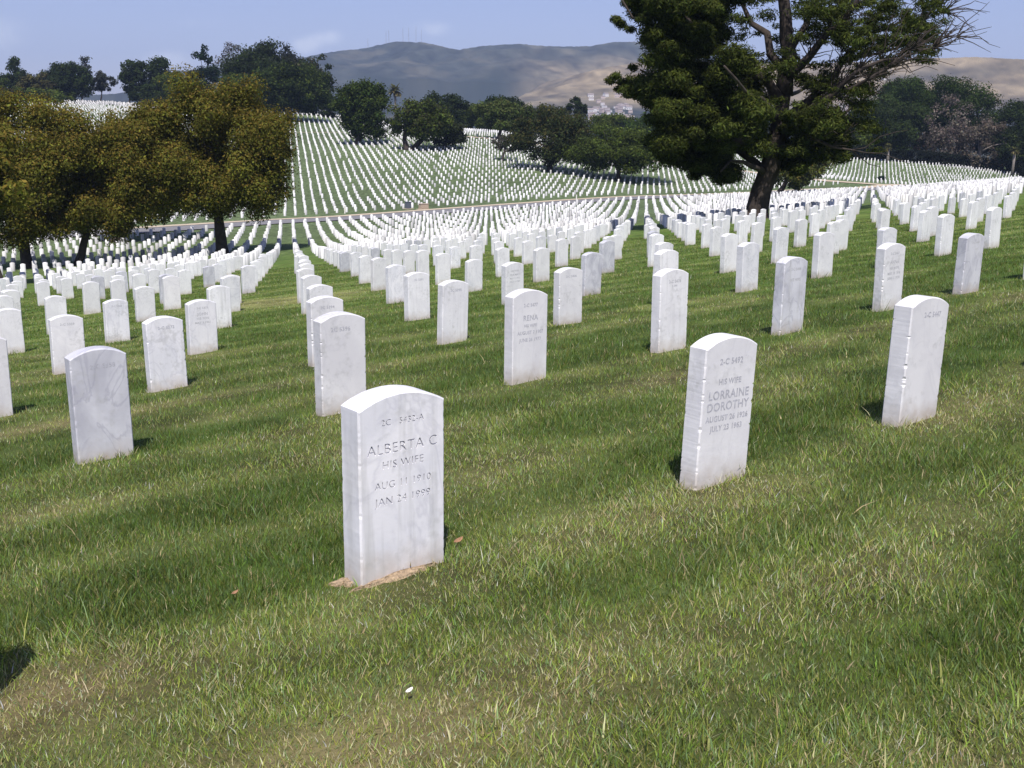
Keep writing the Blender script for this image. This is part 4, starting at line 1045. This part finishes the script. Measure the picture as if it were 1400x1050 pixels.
# ------------------------------------------------------------------ the big cypress
def big_cypress():
    d = CYP[1]; b = CYP.copy()
    root = empty('cypress', b)
    tagp(root, 'huge old cypress with thick leaning trunk, dense left side and sparse right branches', 'tree')
    g = np.random.default_rng(404)
    P3 = lambda px, py, dy=0.0: at(px, py, d + dy) - b
    mb = MB()
    def limb(pts, r0, r1, n_=8, jit=0.12):
        q = np.array([P3(*p_) for p_ in pts])
        # resample with slight wobble
        seg = np.concatenate([[0], np.cumsum(np.linalg.norm(np.diff(q, axis=0), axis=1))])
        k = max(5, int(seg[-1] / 0.9)); s = np.linspace(0, seg[-1], k)
        qq = np.stack([np.interp(s, seg, q[:, c]) for c in range(3)], 1); qq[1:-1] += g.normal(0, jit, (k - 2, 3))
        mb.tube(qq, np.linspace(r0, r1, k), n_, 0.14); return qq
    base_pts = limb([(1032, 335), (1034, 292), (1040, 262), (1048, 236), (1058, 208), (1066, 170), (1071, 130)], 0.72, 0.40, 14, 0.05)
    mb.tube([P3(1031, 338), P3(1032, 320), P3(1035, 290)], [1.0, 0.82, 0.68], 14, 0.15)
    tips = []
    tips.append(limb([(1071, 130), (1074, 90), (1076, 50), (1070, 0), (1066, -60), (1060, -120)], 0.50, 0.12))
    L_ = [([(1074, 80, 0), (1098, 40, 1), (1120, 5, 1.5), (1140, -40, 2)], .26, .05), ([(1072, 110, 0), (1105, 75, -1), (1140, 40, -2), (1170, 5, -3), (1195, -40, -3)], .30, .05),
          ([(1066, 165, 0), (1090, 150, 1), (1125, 118, 2), (1150, 85, 3), (1180, 50, 3), (1210, 5, 4), (1225, -30, 4)], .32, .05),
          ([(1060, 200, 0), (1085, 170, -1), (1120, 138, -2), (1160, 112, -3), (1195, 92, -4), (1230, 80, -4)], .30, .05),
          ([(1140, 120, -2), (1170, 118, -3), (1200, 98, -4), (1245, 68, -5), (1275, 66, -5)], .12, .03), ([(1160, 85, 3), (1200, 62, 3), (1240, 40, 3), (1285, 8, 4)], .14, .03),
          ([(1155, 82, 3), (1200, 72, 3), (1250, 56, 4), (1308, 50, 5)], .10, .02), ([(1180, 48, 3), (1225, 34, 3), (1290, 16, 3)], .10, .02), ([(1060, 190, 0), (1100, 175, 2), (1150, 160, 4), (1190, 130, 5)], .22, .04),
          ([(1056, 212, 0), (1090, 200, -2), (1130, 196, -3), (1165, 205, -4)], .22, .04), ([(1072, 95, 0), (1050, 60, 1), (1030, 25, 2), (1010, -30, 2)], .30, .06),
          ([(1070, 140, 0), (1040, 110, -1), (1000, 80, -2), (960, 50, -3), (930, 10, -3)], .34, .06), ([(1066, 170, 0), (1030, 150, 1), (980, 130, 2), (920, 110, 3), (875, 95, 3)], .32, .05),
          ([(1056, 215, 0), (1030, 198, -1), (990, 190, -2), (945, 188, -3), (900, 195, -4)], .36, .06), ([(1048, 238, 0), (1025, 212, 1), (1000, 200, 2), (975, 212, 3), (960, 230, 4)], .30, .06),
          ([(1046, 240, 0), (1030, 222, -2), (1008, 215, -3), (985, 235, -4)], .20, .05), ([(960, 50, -3), (910, 30, -4), (860, 15, -4), (845, -10, -4)], .15, .04), ([(975, 130, 2), (925, 125, 2), (870, 118, 3), (838, 112, 3)], .15, .04),
          ([(1072, 110, 0), (1085, 130, 4), (1100, 120, 6), (1130, 100, 8)], .2, .04), ([(1066, 160, 0), (1040, 140, -5), (1010, 120, -7), (990, 90, -8)], .25, .05), ([(1066, 160, 0), (1060, 140, 6), (1020, 120, 8), (980, 95, 9)], .25, .05)]
    for pts, r0, r1 in L_: tips.append(limb(pts, r0, r1, 7))
    # fine bare twigs, mostly on the sparse right side
    for _ in range(520):
        q = tips[g.choice([1, 2, 3, 4, 5, 6, 7, 8, 9, 10], p=[.08, .12, .14, .14, .14, .12, .1, .08, .05, .03])]
        k = g.integers(len(q) // 3, len(q)); a = q[k]
        dr = (q[min(k + 1, len(q) - 1)] - q[max(k - 2, 0)]); dr = dr / (np.linalg.norm(dr) + 1e-9)
        e = a + (dr * g.uniform(0.5, 1.2) + g.normal(0, 0.55, 3)) * g.uniform(0.7, 2.0)
        mb.tube(limb_pts(a, e, 0.05, 5, 0.2, g), np.linspace(0.035, 0.010, 5), 4)
    mb.build('trunk', M['bark'], root, True)
    # foliage masses: (px, py, depth offset, radius in px, density)
    C = []
    def mass(x0, x1, y0, y1, n_, rpx, dens=1.0, dz=4.0, poly=None):
        for _ in range(n_ * 6):
            if n_ <= 0: break
            x = g.uniform(x0, x1); y = g.uniform(y0, y1)
            if poly is not None and not poly(x, y): continue
            C.append((x, y, g.uniform(-dz, dz), rpx * g.uniform(0.65, 1.35), dens)); n_ -= 1
    # dense left crown (outline bulges and notches as seen)
    left_edge_y = [-60, 0, 20, 40, 52, 70, 90, 105, 125, 140, 160, 180, 200, 215, 232, 245]
    left_edge_x = [850, 850, 868, 872, 880, 888, 862, 838, 850, 868, 885, 880, 885, 905, 945, 960]
    right_edge_y = [-60, 0, 60, 120, 160, 200, 245]; right_edge_x = [1030, 1004, 1000, 1038, 1050, 1045, 1000]
    inside = lambda x, y: np.interp(y, left_edge_y, left_edge_x) + 10 < x < np.interp(y, right_edge_y, right_edge_x)
    mass(835, 1075, -60, 205, 235, 17, 1.0, 6.5, inside)
    mass(885, 1000, 190, 226, 50, 14, 1.0, 3.0, inside)
    mass(945, 1010, 215, 246, 20, 11, 0.8, 2.5)
    for x, y in ((846, 30), (850, 34), (862, 40), (842, 26), (834, 110), (842, 104), (850, 112), (846, 122), (862, 128), (866, 92), (858, 4)): C.append((x, y, g.uniform(-2, 2), 8, 0.8))
    # looser crown above and right of the stem
    mass(1000, 1150, -60, 30, 44, 13, 0.55, 5)
    mass(1000, 1110, 20, 110, 40, 9, 0.40, 5)
    mass(1100, 1290, -20, 60, 150, 8, 0.30, 4, lambda x, y: y > 70 - 0.35 * (x - 1090) - 60)
    mass(1150, 1275, 50, 90, 60, 8, 0.55, 4)
    mass(1120, 1210, 85, 125, 20, 9, 0.5, 4)
    mass(1060, 1130, 95, 150, 14, 10, 0.55, 4)
    mass(1060, 1150, 150, 215, 52, 13, 0.9, 4)
    mass(1110, 1200, 110, 205, 40, 10, 0.6, 5)
    mass(1060, 1110, 200, 232, 14, 11, 0.9, 3)
    cs = np.array([P3(x, y, dy) for x, y, dy, r_, de in C]); rs = np.array([r_ / FPX * d * (1.15 if de_ >= 0.75 else 1.7) for _x, _y, _z, r_, de_ in C]); de = np.array([c[4] for c in C])
    Vs, Fs, Ts, n0 = [], [], [], 0
    for lo, hi, per in ((0.75, 2, 950), (0.0, 0.75, 150)):
        s_ = (de >= lo) & (de < hi)
        V, F, tn = leaves(cs[s_], rs[s_], per, 0.12, (0.048, 0.062, 0.014), 77, 0.62 if lo > 0.5 else 0.42, 0.38, (0.090, 0.108, 0.020), 0.28, 0.5, 0.24)
        Vs.append(V); Fs.append(F + n0); Ts.append(tn); n0 += len(V)
    link('crown', np_mesh('crown', np.concatenate(Vs), [np.concatenate(Fs)], M['leaf'], np.concatenate(Ts)), root)
big_cypress()

# ------------------------------------------------------------------ palms
def palm(px, base, top_y, crown_r, label, bushy=False):
    b = np.asarray(base, float); topz = at(px, top_y, b[1])[2] - b[2]
    root = empty('palm_tree', b); tagp(root, label, 'palm', 'palms near the edges of the cemetery')
    mb = MB(); mb.tube([(0, 0, -0.3), (0.05, 0, topz * 0.5), (0, 0, topz)], [0.42, 0.33, 0.36], 9, 0.12); mb.build('trunk', M['bark_grey'], root, True)
    g = np.random.default_rng(int(px)); V = []; F = []; tn = []; n0 = 0
    for f in range(70):
        a = g.uniform(0, 6.28); el = g.uniform(-0.7, 1.2); Lf = crown_r * g.uniform(0.75, 1.1)
        p_ = np.array([0, 0, topz]); dirv = np.array([math.cos(a) * math.cos(el), math.sin(a) * math.cos(el), math.sin(el)])
        c_ = np.array([0.15, 0.125, 0.055]) * g.lognormal(0, .3) if el < 0.1 else np.array([0.10, 0.10, 0.035]) * g.lognormal(0, .3)
        side = np.cross(dirv, [0, 0, 1.0]); side /= np.linalg.norm(side) + 1e-9
        for k in range(5):
            w_ = 0.16 * crown_r * (1 - abs(k / 4 - 0.4))
            V += [p_ - side * w_, p_ + side * w_]; tn += [c_, c_]
            p_ = p_ + dirv * Lf / 4; dirv = dirv + np.array([0, 0, -0.28]); dirv /= np.linalg.norm(dirv)
        for k in range(4): F.append((n0 + 2 * k, n0 + 2 * k + 1, n0 + 2 * k + 3, n0 + 2 * k + 2))
        n0 += 10
    link('crown', np_mesh('crown', np.array(V), [np.array(F)], M['leaf'], np.clip(np.array(tn), 0, .5)), root)
q = at(541, 180, 345); q[2] = gz(q[0], q[1]); palm(541, q, 124, 2.9, 'yellowish palm between the round tree and the forked tree')
q = at(623, 180, 335); q[2] = gz(q[0], q[1]); palm(623, q, 148, 1.8, 'small yellowish palm right of the forked tree')
q = hit(1213, 223); palm(1213, q, 202, 1.5, 'short pale palm with stubby crown in the right hand section')
q = at(1384, 236, 280); q[2] = gz(q[0], q[1]); palm(1384, q, 206, 1.5, 'short pale palm near the right edge of the photo')

# ------------------------------------------------------------------ small things by the roads
def post(px, py, h, label, r=0.09):
    q = hit(px, py); root = empty('marker_post', q); tagp(root, label, 'post')
    mb = MB(); mb.tube([(0, 0, -0.2), (0, 0, h * 0.9)], [r, r], 8); mb.build('post', M['white_paint'], root)
    m2 = MB(); m2.tube([(0, 0, h * 0.9), (0, 0, h * 0.96), (0, 0, h)], [r * 1.3, r * 1.3, r * 0.5], 8); m2.build('cap', M['white_paint'], root)
post(471.5, 292, 1.05, 'white marker post at the far side of the road, left of the grey cabinet')
post(788, 276, 1.05, 'white marker post at the far side of the road, below the low trees')
def cabinet(px, py, w_, h_, dpt, mat, label, name):
    q = hit(px, py); root = empty(name, q, PHI); tagp(root, label, 'cabinet')
    mb = MB(); mb.box(-w_ / 2, w_ / 2, 0, dpt, -0.1, h_, 0.03); mb.build('body', mat, root)
    mb = MB(); mb.box(-w_ / 2 - .04, w_ / 2 + .04, -0.05, dpt + .05, h_ + .002, h_ + 0.08, 0.02); mb.build('lid', mat, root)
    mb = MB(); mb.box(-w_ / 2 + .05, w_ / 2 - .05, -0.025, -0.002, 0.15, h_ - 0.1); mb.build('door', mat, root)
    mb = MB(); mb.box(-w_ / 2 - .25, w_ / 2 + .25, -0.35, dpt + .25, -0.1, 0.06); mb.build('plinth', M['kerb'], root)
cabinet(559.5, 286, 0.65, 0.95, 0.6, M['dark_box'], 'dark grey utility cabinet beside the road among headstones', 'utility_cabinet')
cabinet(581, 286.5, 1.25, 0.75, 0.7, M['tan_box'], 'low tan utility box beside the road right of the grey cabinet', 'utility_box')

# ------------------------------------------------------------------ the distant town and the masts
def make_house(wmat, seed):
    g = np.random.default_rng(seed); w_, dpt, h_ = g.uniform(8, 13), g.uniform(8, 11), g.uniform(4.5, 7)
    rf = g.uniform(1.2, 2.6)
    V = [(-w_ / 2, 0, -6), (w_ / 2, 0, -6), (w_ / 2, dpt, -6), (-w_ / 2, dpt, -6), (-w_ / 2, 0, h_), (w_ / 2, 0, h_), (w_ / 2, dpt, h_), (-w_ / 2, dpt, h_),
         (-w_ / 2, dpt / 2, h_ + rf), (w_ / 2, dpt / 2, h_ + rf)]
    F = [(0, 1, 5, 4), (1, 2, 6, 9, 5), (2, 3, 7, 6), (3, 0, 4, 8, 7)]
    V += [(-w_ / 2 - .5, -.6, h_ - .2), (w_ / 2 + .5, -.6, h_ - .2), (w_ / 2 + .5, dpt / 2, h_ + rf + .15), (-w_ / 2 - .5, dpt / 2, h_ + rf + .15), (w_ / 2 + .5, dpt + .6, h_ - .2), (-w_ / 2 - .5, dpt + .6, h_ - .2)]
    R = [(10, 11, 12, 13), (13, 12, 14, 15)]
    mi = [0] * len(F) + [1] * len(R)
    for zz in ((1.2, 2.6),):
        for cx in (-w_ * .28, 0, w_ * .28):
            k = len(V); V += [(cx - .7, -.05, zz[0]), (cx + .7, -.05, zz[0]), (cx + .7, -.05, zz[1]), (cx - .7, -.05, zz[1])]
            F.append((k, k + 1, k + 2, k + 3))
    me = bpy.data.meshes.new('house'); me.from_pydata(V, [], F[:4] + R + F[4:])
    for mm in (wmat, M['roof'], M['dark_box']): me.materials.append(mm)
    me.polygons.foreach_set('material_index', np.array([0] * 4 + [1] * 2 + [2] * (len(F) - 4), np.int32)); me.update()
    return me
HM = [make_house(M['wall_pale'], 1), make_house(M['wall_tan'], 2), make_house(M['wall_pale'], 3), make_house(M['wall_tan'], 4), make_house(M['wall_pale'], 5)]
g = np.random.default_rng(88)
towns = [(796, 858, 56, 'tiny pale house of the distant hillside town left of the cypress'), (1095, 1190, 70, 'tiny house of the distant town seen through the sparse cypress branches'), (632, 660, 8, 'tiny pale roof glimpsed beyond the trees left of centre')]
for x0, x1, n_, lb in towns:
    for k in range(n_):
        px = g.uniform(x0, x1); d_ = g.uniform(1650, 2350); x = (px - 700) / FPX * d_
        o = link('house', HM[int(g.integers(0, 5))], None, (x, d_, gz(x, d_) - 0.3)); o.rotation_euler = (0, 0, g.normal(0, 0.5)); o.scale = [g.uniform(0.65, 1.15)] * 3
        tagp(o, lb, 'house', 'houses of the distant town')
for k, (px, h_) in enumerate([(507, 36), (531, 50), (534.5, 50), (553, 55), (560.5, 55), (570, 64), (577, 50)]):
    d_ = 4590; x = (px - 700) / FPX * d_; z = gz(x, d_)
    mb = MB()
    for lx, ly in ((-1, -1), (1, -1), (1, 1), (-1, 1)): mb.tube([(lx * 1.3, ly * 1.3, -8), (lx * 0.5, ly * 0.5, h_)], [0.30, 0.22], 4)
    for q in range(6):
        zz = h_ * q / 6; mb.tube([(-1.2, -1.2, zz), (1.1, 1.1, zz + h_ / 7)], [0.2, 0.2], 4)
    root = mb.build('radio_mast', M['steel'], None, False, (x, d_, z))
    tagp(root, ['short radio mast left of the mountain top', 'left one of a close pair of masts', 'right one of a close pair of masts', 'mast left of the summit', 'mast just right of the summit', 'tallest radio mast on the mountain top', 'rightmost radio mast on the mountain top'][k], 'mast', 'radio masts on the mountain ridge')

# ------------------------------------------------------------------ the air between here and the mountains
mt, nt, n, l = new_mat('haze')
out = N(n, 'ShaderNodeOutputMaterial'); pv = N(n, 'ShaderNodeVolumePrincipled'); pv.inputs['Color'].default_value = (0.50, 0.66, 1.0, 1)
pv.inputs['Density'].default_value = 0.00012; pv.inputs['Anisotropy'].default_value = 0.0
l.new(pv.outputs['Volume'], out.inputs['Volume'])
mb = MB(); mb.box(-8400, 8400, -8400, 8400, -60, 620)
hz = mb.build('haze', mt); tagp(hz, kind='stuff'); hz['label'] = 'thin blue haze over the valley and mountains'
